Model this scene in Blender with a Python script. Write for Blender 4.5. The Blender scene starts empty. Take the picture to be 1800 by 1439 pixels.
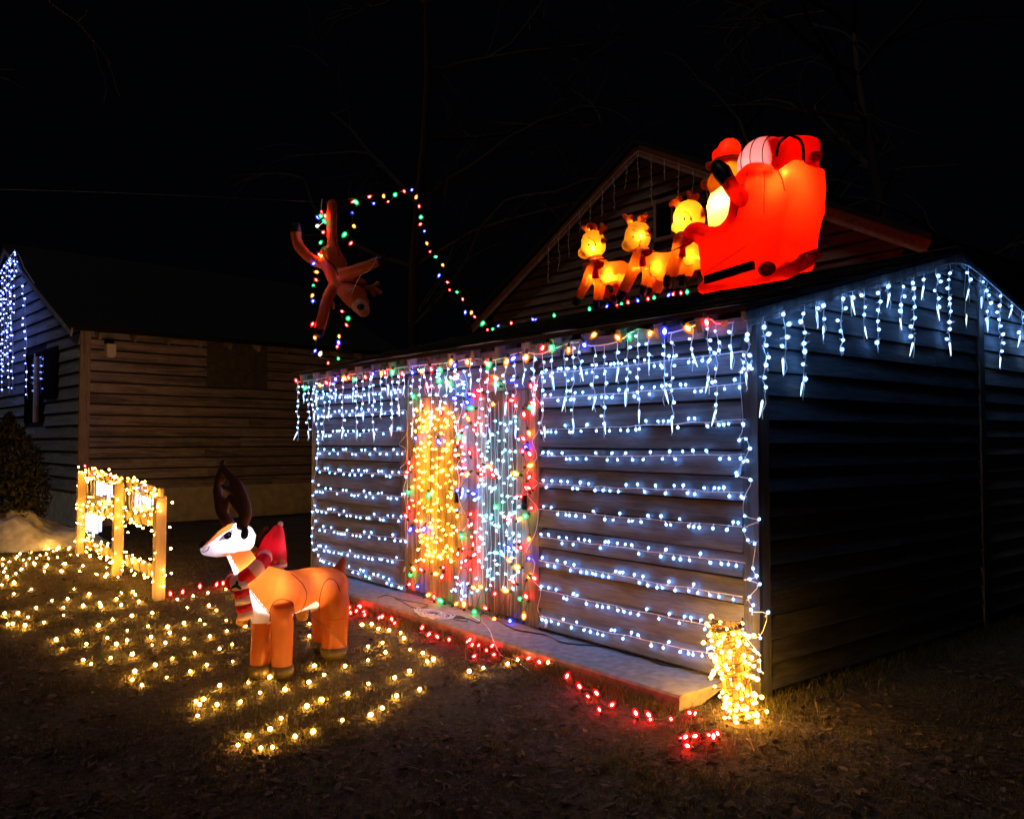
import bpy, bmesh, math, random
from math import sin, cos, pi, radians, atan, atan2, sqrt, tau
from mathutils import Vector as V, Matrix
from mathutils.bvhtree import BVHTree
from mathutils import noise as mnoise

random.seed(7)
sc = bpy.context.scene
col = sc.collection

# ------------------------------------------------------------------ camera
F = 1450.0; CX = 900.0; CY = 719.5; PITCH = atan(54.5/1450.0); CAMZ = 1.6
cam_d = bpy.data.cameras.new('camera')
cam_d.sensor_fit = 'HORIZONTAL'; cam_d.sensor_width = 36; cam_d.lens = 36*F/1800
cam_d.clip_start = 0.05; cam_d.clip_end = 500
cam = bpy.data.objects.new('camera', cam_d); col.objects.link(cam)
cam.location = (0, 0, CAMZ); cam.rotation_euler = (pi/2+PITCH, 0, 0)
sc.camera = cam
# ------------------------------------------------------------------ night sky, faint sun lamp added as fill for the lawn
W = bpy.data.worlds.new('World'); sc.world = W; W.use_nodes = True
bg = W.node_tree.nodes['Background']
bg.inputs['Color'].default_value = (0.30, 0.36, 0.60, 1); bg.inputs['Strength'].default_value = 0.0016
sun_d = bpy.data.lights.new('fill_sun', 'SUN'); sun_d.energy = 0.21; sun_d.angle = radians(12); sun_d.color = (1, .88, .80)
sun = bpy.data.objects.new('fill_sun', sun_d); col.objects.link(sun)
sun.rotation_euler = V((.781*cos(radians(58)), .625*cos(radians(58)), -sin(radians(58)))).to_track_quat('-Z', 'Y').to_euler()
sc.view_settings.view_transform = 'Standard'; sc.view_settings.look = 'None'
sc.view_settings.exposure = 0; sc.view_settings.gamma = 1
try: sc.view_settings.use_curve_mapping = False
except Exception: pass
try:
    sc.cycles.use_denoising = True
    sc.cycles.sample_clamp_indirect = 4.0
    sc.cycles.max_bounces = 6; sc.cycles.transparent_max_bounces = 10
    sc.cycles.caustics_reflective = False; sc.cycles.caustics_refractive = False
except Exception: pass

# ------------------------------------------------------------------ geometry helpers
def ray(px, py):
    cx = (px-CX)/F; cy = (CY-py)/F
    return V((cx, cos(PITCH)-cy*sin(PITCH), sin(PITCH)+cy*cos(PITCH)))
CO = V((0, 0, CAMZ))
def at(px, py, Y):
    d = ray(px, py); return CO + d*(Y/d.y)
def atz(px, py, z):
    d = ray(px, py); return CO + d*((z-CAMZ)/d.z)
def onp(px, py, p, n):
    d = ray(px, py); return CO + d*((p-CO).dot(n)/d.dot(n))
GZ = -0.10                                   # lawn level; the slab top is z = 0
D1 = V((-.6247, .7809, 0)).normalized()      # along the shed front, right -> left
D2 = V((D1.y, -D1.x, 0))                     # along the shed end, front -> back
C0 = V((1.60, 5.40, 0))                      # near corner of the shed
LEN = 6.57; RIDGE = 2.93; DEPTH = 5.86; ZR = 3.27; ZE = 2.46; OV = .20
UP = V((0, 0, 1))

def tag(o, label=None, cat=None, group=None, kind=None):
    if label: o['label'] = label
    if cat: o['category'] = cat
    if group: o['group'] = group
    if kind: o['kind'] = kind
    return o
def thing(name, loc, label, cat, group=None):
    o = bpy.data.objects.new(name, None); col.objects.link(o); o.location = loc
    o.empty_display_size = .1
    return tag(o, label, cat, group)
def wloc(o):
    v = V((0, 0, 0))
    while o is not None:
        v += V(o.location); o = o.parent
    return v
class MB:
    def __init__(s): s.v = []; s.f = []; s.m = []
    def add(s, vs, fs, m=0):
        b = len(s.v); s.v += [V(x) for x in vs]
        for f in fs: s.f.append([i+b for i in f]); s.m.append(m)
    def box(s, c, sx, sy, sz, X=V((1,0,0)), Z=UP, m=0):
        X = X.normalized(); Z = Z.normalized(); Y = Z.cross(X)
        c = V(c); vs = []
        for k in (-1, 1):
            for a, b in ((-1,-1),(1,-1),(1,1),(-1,1)):
                vs.append(c + X*(a*sx/2) + Y*(b*sy/2) + Z*(k*sz/2))
        s.add(vs, [(3,2,1,0),(4,5,6,7),(0,1,5,4),(1,2,6,5),(2,3,7,6),(3,0,4,7)], m)
    def bar(s, a, b, w, t, up=UP, m=0):
        a = V(a); b = V(b); X = (b-a); L = X.length; X.normalize()
        Z = (up - X*up.dot(X)).normalized()
        s.box((a+b)/2, L, w, t, X, Z, m)
    def tube(s, pts, rad, n=8, m=0, cap=True, rnd=False):
        pts = [V(p) for p in pts]
        if not hasattr(rad, '__len__'): rad = [rad]*len(pts)
        rad = list(rad)
        if rnd:                       # rounded ends
            for end in (0, 1):
                p0, p1 = (pts[0], pts[1]) if end == 0 else (pts[-1], pts[-2])
                r = rad[0] if end == 0 else rad[-1]
                d = (p0-p1).normalized()
                ex = [(p0+d*r*sin(a), r*cos(a)) for a in (.45, .85, 1.2, 1.45)]
                if end == 0:
                    pts = [e[0] for e in ex[::-1]]+pts; rad = [e[1] for e in ex[::-1]]+rad
                else:
                    pts = pts+[e[0] for e in ex]; rad = rad+[e[1] for e in ex]
        N = None; rings = []
        for i, p in enumerate(pts):
            t = (pts[min(i+1, len(pts)-1)]-pts[max(i-1, 0)])
            if t.length < 1e-9: t = V((0, 0, 1))
            t.normalize()
            if N is None:
                N = t.orthogonal().normalized()
            else:
                N = N - t*N.dot(t)
                if N.length < 1e-6: N = t.orthogonal()
                N.normalize()
            B = t.cross(N)
            rings.append([p + (N*cos(tau*k/n)+B*sin(tau*k/n))*rad[i] for k in range(n)])
        vs = [v for r in rings for v in r]; fs = []
        for i in range(len(rings)-1):
            for k in range(n):
                k2 = (k+1) % n
                fs.append((i*n+k, i*n+k2, (i+1)*n+k2, (i+1)*n+k))
        if cap:
            fs.append(tuple(range(n))[::-1]); fs.append(tuple(range(len(vs)-n, len(vs))))
        s.add(vs, fs, m)
    def ell(s, c, A, B, Cc, nu=16, nv=10, m=0):
        c = V(c); A = V(A); B = V(B); Cc = V(Cc); vs = [c+Cc]
        for j in range(1, nv):
            th = pi*j/nv
            for k in range(nu):
                ph = tau*k/nu
                vs.append(c + A*(sin(th)*cos(ph)) + B*(sin(th)*sin(ph)) + Cc*cos(th))
        vs.append(c-Cc); fs = []
        for k in range(nu): fs.append((0, 1+k, 1+(k+1) % nu))
        for j in range(nv-2):
            for k in range(nu):
                a = 1+j*nu+k; b = 1+j*nu+(k+1) % nu
                fs.append((a, a+nu, b+nu, b))
        L = len(vs)-1; o = 1+(nv-2)*nu
        for k in range(nu): fs.append((L, o+(k+1) % nu, o+k))
        s.add(vs, fs, m)
    def sphere(s, c, r, nu=12, nv=8, m=0):
        s.ell(c, (r,0,0), (0,r,0), (0,0,r), nu, nv, m)
    def mesh(s, name, mats, off=V((0,0,0)), smooth=False):
        me = bpy.data.meshes.new(name)
        me.from_pydata([tuple(v-off) for v in s.v], [], s.f)
        for mt in (mats if isinstance(mats, (list, tuple)) else [mats]): me.materials.append(mt)
        if len(me.materials) > 1:
            me.polygons.foreach_set('material_index', s.m)
        if smooth: me.polygons.foreach_set('use_smooth', [True]*len(me.polygons))
        me.update(); return me
    def build(s, name, mats, parent=None, smooth=False, org=None):
        off = wloc(parent) if parent else (org or V((0,0,0)))
        o = bpy.data.objects.new(name, s.mesh(name, mats, off, smooth))
        col.objects.link(o)
        if parent: o.parent = parent
        else: o.location = off
        return o
def put(name, mesh, parent, p, rot=None, sc_=None):
    o = bpy.data.objects.new(name, mesh); col.objects.link(o)
    o.parent = parent; o.location = V(p)-wloc(parent) if parent else V(p)
    if rot is not None: o.rotation_euler = rot
    if sc_ is not None: o.scale = (sc_, sc_, sc_) if not hasattr(sc_, '__len__') else sc_
    return o
def spline(pts, k=6):
    pts = [V(p) for p in pts]; out = []
    if len(pts) < 3: return pts
    for i in range(len(pts)-1):
        p0 = pts[max(i-1, 0)]; p1 = pts[i]; p2 = pts[i+1]; p3 = pts[min(i+2, len(pts)-1)]
        for j in range(k):
            t = j/k
            out.append(.5*((2*p1)+(p2-p0)*t+(2*p0-5*p1+4*p2-p3)*t*t+(3*p1-p0-3*p2+p3)*t**3))
    out.append(pts[-1]); return out
def lerp(a, b, t): return a+(b-a)*t

# ------------------------------------------------------------------ materials
def nm(name):
    m = bpy.data.materials.new(name); m.use_nodes = True
    nt = m.node_tree; nt.nodes.clear()
    out = nt.nodes.new('ShaderNodeOutputMaterial')
    return m, nt, out
def N(nt, t, **kw):
    n = nt.nodes.new(t)
    for k, v in kw.items():
        if hasattr(n, k): setattr(n, k, v)
        else: n.inputs[k].default_value = v
    return n
def ramp(nt, stops):
    r = nt.nodes.new('ShaderNodeValToRGB'); e = r.color_ramp.elements
    while len(e) > 1: e.remove(e[-1])
    e[0].position = stops[0][0]; e[0].color = (*stops[0][1], 1)
    for p, c in stops[1:]:
        x = e.new(p); x.color = (*c, 1)
    return r
def plain(name, c, rough=.7, var=.25, scale=30, bump=.1, spec=.3, metal=0):
    m, nt, out = nm(name)
    b = N(nt, 'ShaderNodeBsdfPrincipled'); b.inputs['Roughness'].default_value = rough
    b.inputs['Metallic'].default_value = metal
    if 'Specular IOR Level' in b.inputs: b.inputs['Specular IOR Level'].default_value = spec
    tc = N(nt, 'ShaderNodeTexCoord'); no = N(nt, 'ShaderNodeTexNoise'); no.inputs['Scale'].default_value = scale
    no.inputs['Detail'].default_value = 5
    nt.links.new(tc.outputs['Object'], no.inputs['Vector'])
    r = ramp(nt, [(.3, tuple(x*(1-var) for x in c)), (.7, tuple(min(1, x*(1+var)) for x in c))])
    nt.links.new(no.outputs['Fac'], r.inputs['Fac']); nt.links.new(r.outputs['Color'], b.inputs['Base Color'])
    if bump:
        bp = N(nt, 'ShaderNodeBump'); bp.inputs['Strength'].default_value = bump; bp.inputs['Distance'].default_value = .01
        nt.links.new(no.outputs['Fac'], bp.inputs['Height']); nt.links.new(bp.outputs['Normal'], b.inputs['Normal'])
    nt.links.new(b.outputs['BSDF'], out.inputs['Surface']); return m
def wood(name, dark, light, axis='x', rough=.8, stretch=14, bump=.35, spread=.35, scale=2.2):
    """weathered board: long grain with cathedral rings, each board its own tone"""
    m, nt, out = nm(name)
    b = N(nt, 'ShaderNodeBsdfPrincipled'); b.inputs['Roughness'].default_value = rough
    if 'Specular IOR Level' in b.inputs: b.inputs['Specular IOR Level'].default_value = .2
    tc = N(nt, 'ShaderNodeTexCoord'); oi = N(nt, 'ShaderNodeObjectInfo')
    mul = N(nt, 'ShaderNodeVectorMath', operation='SCALE'); 
    cmb = N(nt, 'ShaderNodeCombineXYZ')
    for k in range(3): nt.links.new(oi.outputs['Random'], cmb.inputs[k])
    nt.links.new(cmb.outputs[0], mul.inputs[0]); mul.inputs['Scale'].default_value = 37
    ad = N(nt, 'ShaderNodeVectorMath', operation='ADD')
    nt.links.new(tc.outputs['Object'], ad.inputs[0]); nt.links.new(mul.outputs[0], ad.inputs[1])
    mp = N(nt, 'ShaderNodeMapping')
    mp.inputs['Scale'].default_value = (scale/ (stretch if axis == 'x' else 1)*2, scale*2, scale*(2 if axis == 'x' else 2/stretch))
    nt.links.new(ad.outputs[0], mp.inputs['Vector'])
    n1 = N(nt, 'ShaderNodeTexNoise'); n1.inputs['Scale'].default_value = 1.6; n1.inputs['Detail'].default_value = 2; n1.inputs['Distortion'].default_value = .4
    nt.links.new(mp.outputs[0], n1.inputs['Vector'])
    ml = N(nt, 'ShaderNodeMath', operation='MULTIPLY'); ml.inputs[1].default_value = 16
    fr = N(nt, 'ShaderNodeMath', operation='SINE')
    nt.links.new(n1.outputs['Fac'], ml.inputs[0]); nt.links.new(ml.outputs[0], fr.inputs[0])
    n2 = N(nt, 'ShaderNodeTexNoise'); n2.inputs['Scale'].default_value = 16; n2.inputs['Detail'].default_value = 6; n2.inputs['Roughness'].default_value = .7
    nt.links.new(mp.outputs[0], n2.inputs['Vector'])
    n3 = N(nt, 'ShaderNodeTexNoise'); n3.inputs['Scale'].default_value = 3.0; n3.inputs['Detail'].default_value = 4
    nt.links.new(ad.outputs[0], n3.inputs['Vector'])
    a1 = N(nt, 'ShaderNodeMath', operation='MULTIPLY_ADD'); a1.inputs[1].default_value = .14
    nt.links.new(fr.outputs[0], a1.inputs[0]); nt.links.new(n2.outputs['Fac'], a1.inputs[2])
    a2 = N(nt, 'ShaderNodeMath', operation='MULTIPLY_ADD'); a2.inputs[1].default_value = .26; 
    nt.links.new(n3.outputs['Fac'], a2.inputs[0]); nt.links.new(a1.outputs[0], a2.inputs[2])
    a3 = N(nt, 'ShaderNodeMath', operation='MULTIPLY_ADD'); a3.inputs[1].default_value = spread
    nt.links.new(oi.outputs['Random'], a3.inputs[0]); nt.links.new(a2.outputs[0], a3.inputs[2])
    mid = tuple((x+y)/2 for x, y in zip(dark, light))
    r = ramp(nt, [(.45, dark), (.8, mid), (1.0, light)])
    sb = N(nt, 'ShaderNodeMath', operation='SUBTRACT'); sb.inputs[1].default_value = spread*.5-.12
    nt.links.new(a3.outputs[0], sb.inputs[0])
    nt.links.new(sb.outputs[0], r.inputs['Fac']); nt.links.new(r.outputs['Color'], b.inputs['Base Color'])
    bp = N(nt, 'ShaderNodeBump'); bp.inputs['Strength'].default_value = bump; bp.inputs['Distance'].default_value = .006
    nt.links.new(a1.outputs[0], bp.inputs['Height']); nt.links.new(bp.outputs['Normal'], b.inputs['Normal'])
    nt.links.new(b.outputs['BSDF'], out.inputs['Surface']); return m
def glow(name, c, s):
    m, nt, out = nm(name)
    e = N(nt, 'ShaderNodeEmission'); e.inputs['Color'].default_value = (*c, 1); e.inputs['Strength'].default_value = s
    nt.links.new(e.outputs[0], out.inputs['Surface']); return m
def tinted(name, c, s, alpha):
    """coloured translucent bulb glass, with emission added as a soft halo"""
    m, nt, out = nm(name)
    e = N(nt, 'ShaderNodeEmission'); e.inputs['Color'].default_value = (*c, 1); e.inputs['Strength'].default_value = s
    t = N(nt, 'ShaderNodeBsdfTransparent'); mx = N(nt, 'ShaderNodeMixShader'); mx.inputs[0].default_value = alpha
    nt.links.new(t.outputs[0], mx.inputs[1]); nt.links.new(e.outputs[0], mx.inputs[2])
    nt.links.new(mx.outputs[0], out.inputs['Surface'])
    return m
def fabric(name, c, trans=.6, rough=.6, var=.06):
    """thin nylon of an inflatable: lets the lamp inside shine through"""
    m, nt, out = nm(name)
    tc = N(nt, 'ShaderNodeTexCoord'); no = N(nt, 'ShaderNodeTexNoise'); no.inputs['Scale'].default_value = 9; no.inputs['Detail'].default_value = 4
    nt.links.new(tc.outputs['Object'], no.inputs['Vector'])
    r = ramp(nt, [(.3, tuple(x*(1-var) for x in c)), (.7, tuple(min(1, x*(1+var)) for x in c))])
    nt.links.new(no.outputs['Fac'], r.inputs['Fac'])
    d = N(nt, 'ShaderNodeBsdfDiffuse'); t = N(nt, 'ShaderNodeBsdfTranslucent')
    g = N(nt, 'ShaderNodeBsdfGlossy'); g.inputs['Roughness'].default_value = .35
    nt.links.new(r.outputs[0], d.inputs['Color']); nt.links.new(r.outputs[0], t.inputs['Color'])
    wv = N(nt, 'ShaderNodeTexNoise'); wv.inputs['Scale'].default_value = 26; wv.inputs['Detail'].default_value = 2
    nt.links.new(tc.outputs['Object'], wv.inputs['Vector'])
    bp = N(nt, 'ShaderNodeBump'); bp.inputs['Strength'].default_value = .55; bp.inputs['Distance'].default_value = .012
    nt.links.new(wv.outputs['Fac'], bp.inputs['Height'])
    for n in (d, g): nt.links.new(bp.outputs[0], n.inputs['Normal'])
    m1 = N(nt, 'ShaderNodeMixShader'); m1.inputs[0].default_value = trans
    nt.links.new(d.outputs[0], m1.inputs[1]); nt.links.new(t.outputs[0], m1.inputs[2])
    m2 = N(nt, 'ShaderNodeMixShader'); m2.inputs[0].default_value = .03
    nt.links.new(m1.outputs[0], m2.inputs[1]); nt.links.new(g.outputs[0], m2.inputs[2])
    nt.links.new(m2.outputs[0], out.inputs['Surface']); return m

M = {}
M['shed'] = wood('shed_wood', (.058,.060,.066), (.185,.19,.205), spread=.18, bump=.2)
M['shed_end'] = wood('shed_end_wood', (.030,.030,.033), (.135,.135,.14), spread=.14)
M['addition'] = wood('addition_wood', (.12,.12,.12), (.42,.41,.40), spread=.14)
M['post'] = wood('post_wood', (.045,.043,.042), (.28,.26,.25), axis='z')
M['dpost'] = wood('dark_post_wood', (.03,.03,.03), (.10,.10,.10), axis='z')
M['door'] = wood('door_wood', (.05,.045,.04), (.32,.27,.22), axis='z')
M['barn'] = wood('barn_wood', (.085,.080,.095), (.44,.41,.50), bump=.4, spread=.15)
M['barn_post'] = wood('barn_post_wood', (.15,.12,.12), (.42,.36,.36), axis='z')
M['barn_gable'] = wood('barn_gable_wood', (.13,.14,.15), (.34,.36,.38))
M['house'] = wood('house_wood', (.06,.04,.035), (.22,.15,.12), spread=.15)
M['trim'] = wood('trim_wood', (.20,.11,.08), (.40,.23,.17))
M['fence'] = wood('fence_wood', (.30,.21,.11), (.58,.43,.25), scale=1.6)
M['fence_v'] = wood('fence_post_wood', (.30,.21,.11), (.58,.43,.25), axis='z', scale=1.6)
M['edge'] = plain('mildewed_board_edge', (.012,.012,.012), .95, .3, 20, 0, .02)  # near-black board undersides: the lap shadow line put into the colour
M['core'] = plain('wall_core', (.03,.03,.03), .9)
M['shingle'] = plain('asphalt_shingle', (.055,.052,.052), .85, .4, 60, .5)
M['roof'] = plain('dark_roofing', (.010,.010,.011), .9, .3, 20, .3)
M['concrete'] = plain('concrete', (.20,.19,.18), .85, .3, 14, .25)
M['foundation'] = plain('foundation_concrete', (.55,.56,.47), .9, .25, 5, .3)
M['black'] = plain('black_paint', (.006,.006,.007), .95, .2, 30, .1, .03)
M['boarded'] = plain('grey_plywood', (.10,.10,.105), .8, .3, 9, .2)
M['glass'] = plain('dark_glass', (.01,.011,.013), .06, .1, 3, 0, .6)
M['whitepl'] = plain('white_plastic', (.75,.75,.75), .5, .05)
M['whitecord'] = plain('white_cord', (.86,.86,.88), .45, .05)
M['greencord'] = plain('green_cord', (.015,.035,.02), .5, .2)
M['blackcord'] = plain('black_rubber_cord', (.012,.014,.013), .45, .1)
M['browncord'] = plain('brown_cord', (.05,.035,.02), .5, .1)
M['snow'] = plain('old_snow', (.46,.45,.46), .8, .35, 7, 1.0)
M['bark'] = plain('bark', (.055,.036,.028), .9, .35, 18, .6)
M['evergreen'] = plain('dark_evergreen', (.012,.013,.009), .8, .5, 8, 0)
M['sheet'] = plain('grey_plastic_sheet', (.22,.22,.24), .25, .08, 4, .05)
M['wicker'] = wood('basket_slat_wood', (.22,.13,.06), (.45,.3,.15), axis='z')

COOL = (.13,.37,1.0); WARM = (1.0,.47,.07)
E = {}
E['white'] = glow('cool_white_led', COOL, 84); E['white_cap'] = tinted('cool_white_cap', (.30,.58,1.0), 1.2, .38)
E['icicle'] = glow('icicle_led', (.45,.70,1.0), 3.0)
E['bluewhite'] = glow('blue_white_led', (.16,.26,1.0), 55); E['bluewhite_cap'] = tinted('blue_white_cap', (.08,.12,1.0), 1.3, .5)
E['warm'] = glow('warm_white_bulb', WARM, 760); E['warm_cap'] = tinted('warm_cap', (1.0,.47,.06), 1.4, .5)
E['gold'] = glow('gold_bulb', (1.0,.36,.018), 215); E['gold_cap'] = tinted('gold_cap', (1.0,.50,.06), 1.5, .4)
E['meteor'] = glow('meteor_tube_led', (.62,.66,1.0), 3.0)
E['fence'] = glow('fence_bulb_die', (1.0,.46,.06), 290); E['fence_cap'] = tinted('fence_bulb_cap', (1.0,.52,.10), 1.4, .4)
E['door'] = glow('door_led', (.10,.52,.90), 110); E['door_cap'] = tinted('door_led_cap', (.30,.75,1.0), 1.2, .4)
E['basket'] = glow('basket_bulb_die', (1.0,.46,.05), 430); E['basket_cap'] = tinted('basket_bulb_cap', (1.0,.60,.14), 2.2, .5)
COLS = {'r': (1,.010,.008), 'g': (.008,.85,.16), 'b': (.03,.04,1), 'o': (1,.26,.012), 'y': (1,.55,.04), 'w': (1,.9,.75), 's': (1,.006,.004)}
for k, c in COLS.items():
    E['core_'+k] = glow('filament_'+k, tuple(lerp(x, 1, .015) for x in c), {'g': 80, 'o': 90, 'r': 200, 's': 430}.get(k, 120))
    E['cap_'+k] = tinted('coloured_bulb_glass_'+k, c, 1.25, .5)

# ------------------------------------------------------------------ bulbs (shared meshes)
def lathe(mb, prof, n=6, m=0):
    vs = []; fs = []
    for r, z in prof:
        for k in range(n): vs.append((r*cos(tau*k/n), r*sin(tau*k/n), z))
    for i in range(len(prof)-1):
        for k in range(n):
            k2 = (k+1) % n; fs.append((i*n+k, i*n+k2, (i+1)*n+k2, (i+1)*n+k))
    fs.append(tuple(range(n))[::-1]); fs.append(tuple(range(len(vs)-n, len(vs))))
    mb.add(vs, fs, m)
BM = {}
def led(key, em, r=.0135, sock='whitepl', core=.55):
    """wire stub, cap with an added halo glow and the small bright die inside it"""
    mb = MB(); c = r*core; z0 = r*.35
    lathe(mb, [(.0045,-.020),(.0055,0)], 5, 2)
    lathe(mb, [(r*.55,0),(r*.98,r*.55),(r,r*1.2),(r*.6,r*1.9),(r*.15,r*2.2)], 8, 1)
    lathe(mb, [(c*.5,z0),(c,z0+c*.7),(c,z0+c*1.4),(c*.3,z0+c*2.1)], 6, 0)
    BM[key] = mb.mesh(key, [E[em], E[em+'_cap'], M[sock]])
led('led_bulb', 'white', .0130); led('gold_led_bulb', 'gold', .0145); led('warm_mini_bulb', 'warm', .0155, 'greencord', .68)
led('blue_white_led_bulb', 'bluewhite', .026); led('fence_bulb', 'fence', .015, 'greencord', .7); led('door_led_bulb', 'door', .0135); led('basket_bulb', 'basket', .0125, 'browncord', .62)
mb = MB(); lathe(mb, [(.007,.0),(.0095,-.02),(.0075,-.06),(.005,-.10),(.002,-.13)], 6, 0); lathe(mb, [(.005,.015),(.007,0)], 5, 1)
BM['icicle_bulb'] = mb.mesh('icicle_bulb', [E['icicle'], M['whitepl']])
for k in COLS:
    for nm_, r in (('c', .027), ('m', .018)):
        mb = MB()
        lathe(mb, [(r*.42,-r*1.1),(r*.5,0)], 6, 2)
        lathe(mb, [(r*.5,0),(r*.95,r*.7),(r,r*1.3),(r*.72,r*2.2),(r*.2,r*2.9)], 9, 1)
        lathe(mb, [(r*.2,r*.5),(r*.40,r*.9),(r*.40,r*1.5),(r*.15,r*1.9)], 6, 0)
        BM['%s_%s' % (nm_, k)] = mb.mesh('coloured_bulb', [E['core_'+k], E['cap_'+k], M['greencord']])
def rrot(tilt=.7, flip=None):
    up = random.random() < .5 if flip is None else flip
    return (random.gauss(0, tilt)+(pi if not up else 0), random.gauss(0, tilt), random.uniform(0, tau))
def bulb(parent, key, p, tilt=.7, flip=None, s=None, name='bulb'):
    return put(name, BM[key], parent, p, rrot(tilt, flip), s or random.uniform(.85, 1.15))
def cord(parent, pts, r=.0028, mat='whitecord', sm=4, n=4, name='cord'):
    mb = MB(); mb.tube(spline(pts, sm) if sm else pts, r, n)
    return mb.build(name, M[mat], parent)
def wob(pts, a=.006):
    return [p+V((random.gauss(0,a), random.gauss(0,a), random.gauss(0,a))) for p in pts]

# ------------------------------------------------------------------ building helpers
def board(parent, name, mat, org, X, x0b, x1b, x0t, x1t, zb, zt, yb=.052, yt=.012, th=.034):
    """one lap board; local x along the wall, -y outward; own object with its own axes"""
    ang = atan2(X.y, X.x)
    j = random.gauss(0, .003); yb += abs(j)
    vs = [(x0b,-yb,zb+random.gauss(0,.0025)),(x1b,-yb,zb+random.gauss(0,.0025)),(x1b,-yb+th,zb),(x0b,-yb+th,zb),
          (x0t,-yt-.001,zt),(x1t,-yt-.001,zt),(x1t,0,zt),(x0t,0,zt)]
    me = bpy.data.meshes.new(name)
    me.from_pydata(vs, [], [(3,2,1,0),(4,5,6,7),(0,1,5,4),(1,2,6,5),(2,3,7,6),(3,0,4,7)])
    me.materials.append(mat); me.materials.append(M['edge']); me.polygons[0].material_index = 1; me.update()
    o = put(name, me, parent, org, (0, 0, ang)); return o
def siding(parent, mat, org, X, x0, x1, z0, z1, ex, holes=(), roofl=None, joints=2.6, name='siding_board', gap=.016, lap=.052):
    """roofl: function z -> (xmin, xmax) giving the clipped width under sloping rakes"""
    z = z0
    while z < z1-.02:
        zt = min(z+ex, z1)
        spans = [(x0, x1)]
        for hx0, hx1, hz0, hz1 in holes:
            if hz1 > z+.02 and hz0 < zt-.02:
                ns = []
                for a, b in spans:
                    if hx1 <= a or hx0 >= b: ns.append((a, b)); continue
                    if hx0 > a+.01: ns.append((a, hx0))
                    if hx1 < b-.01: ns.append((hx1, b))
                spans = ns
        for a, b in spans:
            cuts = [a]; 
            while b-cuts[-1] > joints*1.35:
                cuts.append(cuts[-1]+random.uniform(.65, 1.15)*joints)
            cuts.append(b)
            for u, v in zip(cuts, cuts[1:]):
                ub, vb, ut, vt = u, v, u, v
                if roofl:
                    lb, rb = roofl(z); lt, rt = roofl(zt-gap)
                    ub, vb, ut, vt = max(u, lb), min(v, rb), max(u, lt), min(v, rt)
                    if vb-ub < .05: continue
                    if vt-ut < .02: mid_ = (ut+vt)/2; ut, vt = mid_-.01, mid_+.01
                board(parent, name, mat, org, X, ub+.002, vb-.002, ut+.002, vt-.002, z, zt-gap, yb=lap, th=lap-.018)
        z += ex

# ================================================================== SETTING
# ---- ground
def gh(x, y):
    h = GZ + .018*mnoise.noise(V((x*.9, y*.9, 0))) + .010*mnoise.noise(V((x*3.1, y*3.1, 5)))
    return h
def ground_mat():
    m, nt, out = nm('lawn_soil')
    b = N(nt, 'ShaderNodeBsdfPrincipled'); b.inputs['Roughness'].default_value = .95
    if 'Specular IOR Level' in b.inputs: b.inputs['Specular IOR Level'].default_value = .1
    tc = N(nt, 'ShaderNodeTexCoord')
    n1 = N(nt, 'ShaderNodeTexNoise'); n1.inputs['Scale'].default_value = 1.3; n1.inputs['Detail'].default_value = 6
    n2 = N(nt, 'ShaderNodeTexNoise'); n2.inputs['Scale'].default_value = 26; n2.inputs['Detail'].default_value = 8; n2.inputs['Roughness'].default_value = .75
    n3 = N(nt, 'ShaderNodeTexVoronoi'); n3.inputs['Scale'].default_value = 34
    for n in (n1, n2, n3): nt.links.new(tc.outputs['Object'], n.inputs['Vector'])
    r1 = ramp(nt, [(.3, (.050,.036,.028)), (.55, (.085,.066,.048)), (.75, (.065,.070,.030))])
    r2 = ramp(nt, [(.3, (.35,.35,.35)), (.7, (1.6,1.5,1.4))])
    nt.links.new(n1.outputs['Fac'], r1.inputs['Fac']); nt.links.new(n2.outputs['Fac'], r2.inputs['Fac'])
    mx = N(nt, 'ShaderNodeMix', data_type='RGBA', blend_type='MULTIPLY'); mx.inputs[0].default_value = 1
    nt.links.new(r1.outputs[0], mx.inputs[6]); nt.links.new(r2.outputs[0], mx.inputs[7])
    nt.links.new(mx.outputs[2], b.inputs['Base Color'])
    ad = N(nt, 'ShaderNodeMath', operation='MULTIPLY_ADD'); ad.inputs[1].default_value = .4
    nt.links.new(n3.outputs['Distance'], ad.inputs[0]); nt.links.new(n2.outputs['Fac'], ad.inputs[2])
    bp = N(nt, 'ShaderNodeBump'); bp.inputs['Strength'].default_value = .9; bp.inputs['Distance'].default_value = .03
    nt.links.new(ad.outputs[0], bp.inputs['Height']); nt.links.new(bp.outputs[0], b.inputs['Normal'])
    nt.links.new(b.outputs[0], out.inputs['Surface']); return m
mb = MB(); nx, ny = 130, 150
xs = [-14+26*i/nx for i in range(nx+1)]; ys = [1+21*j/ny for j in range(ny+1)]
xs = [-160, -60]+xs+[60, 160]; ys = [-120, -30]+ys+[60, 200]
vs = [(x, y, gh(x, y) if -20 < x < 20 and 0 < y < 30 else GZ) for y in ys for x in xs]; w = len(xs)
mb.add(vs, [(j*w+i, j*w+i+1, (j+1)*w+i+1, (j+1)*w+i) for j in range(len(ys)-1) for i in range(w-1)])
M['soil'] = ground_mat()
tag(mb.build('ground', M['soil'], smooth=True), kind='structure')

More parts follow.
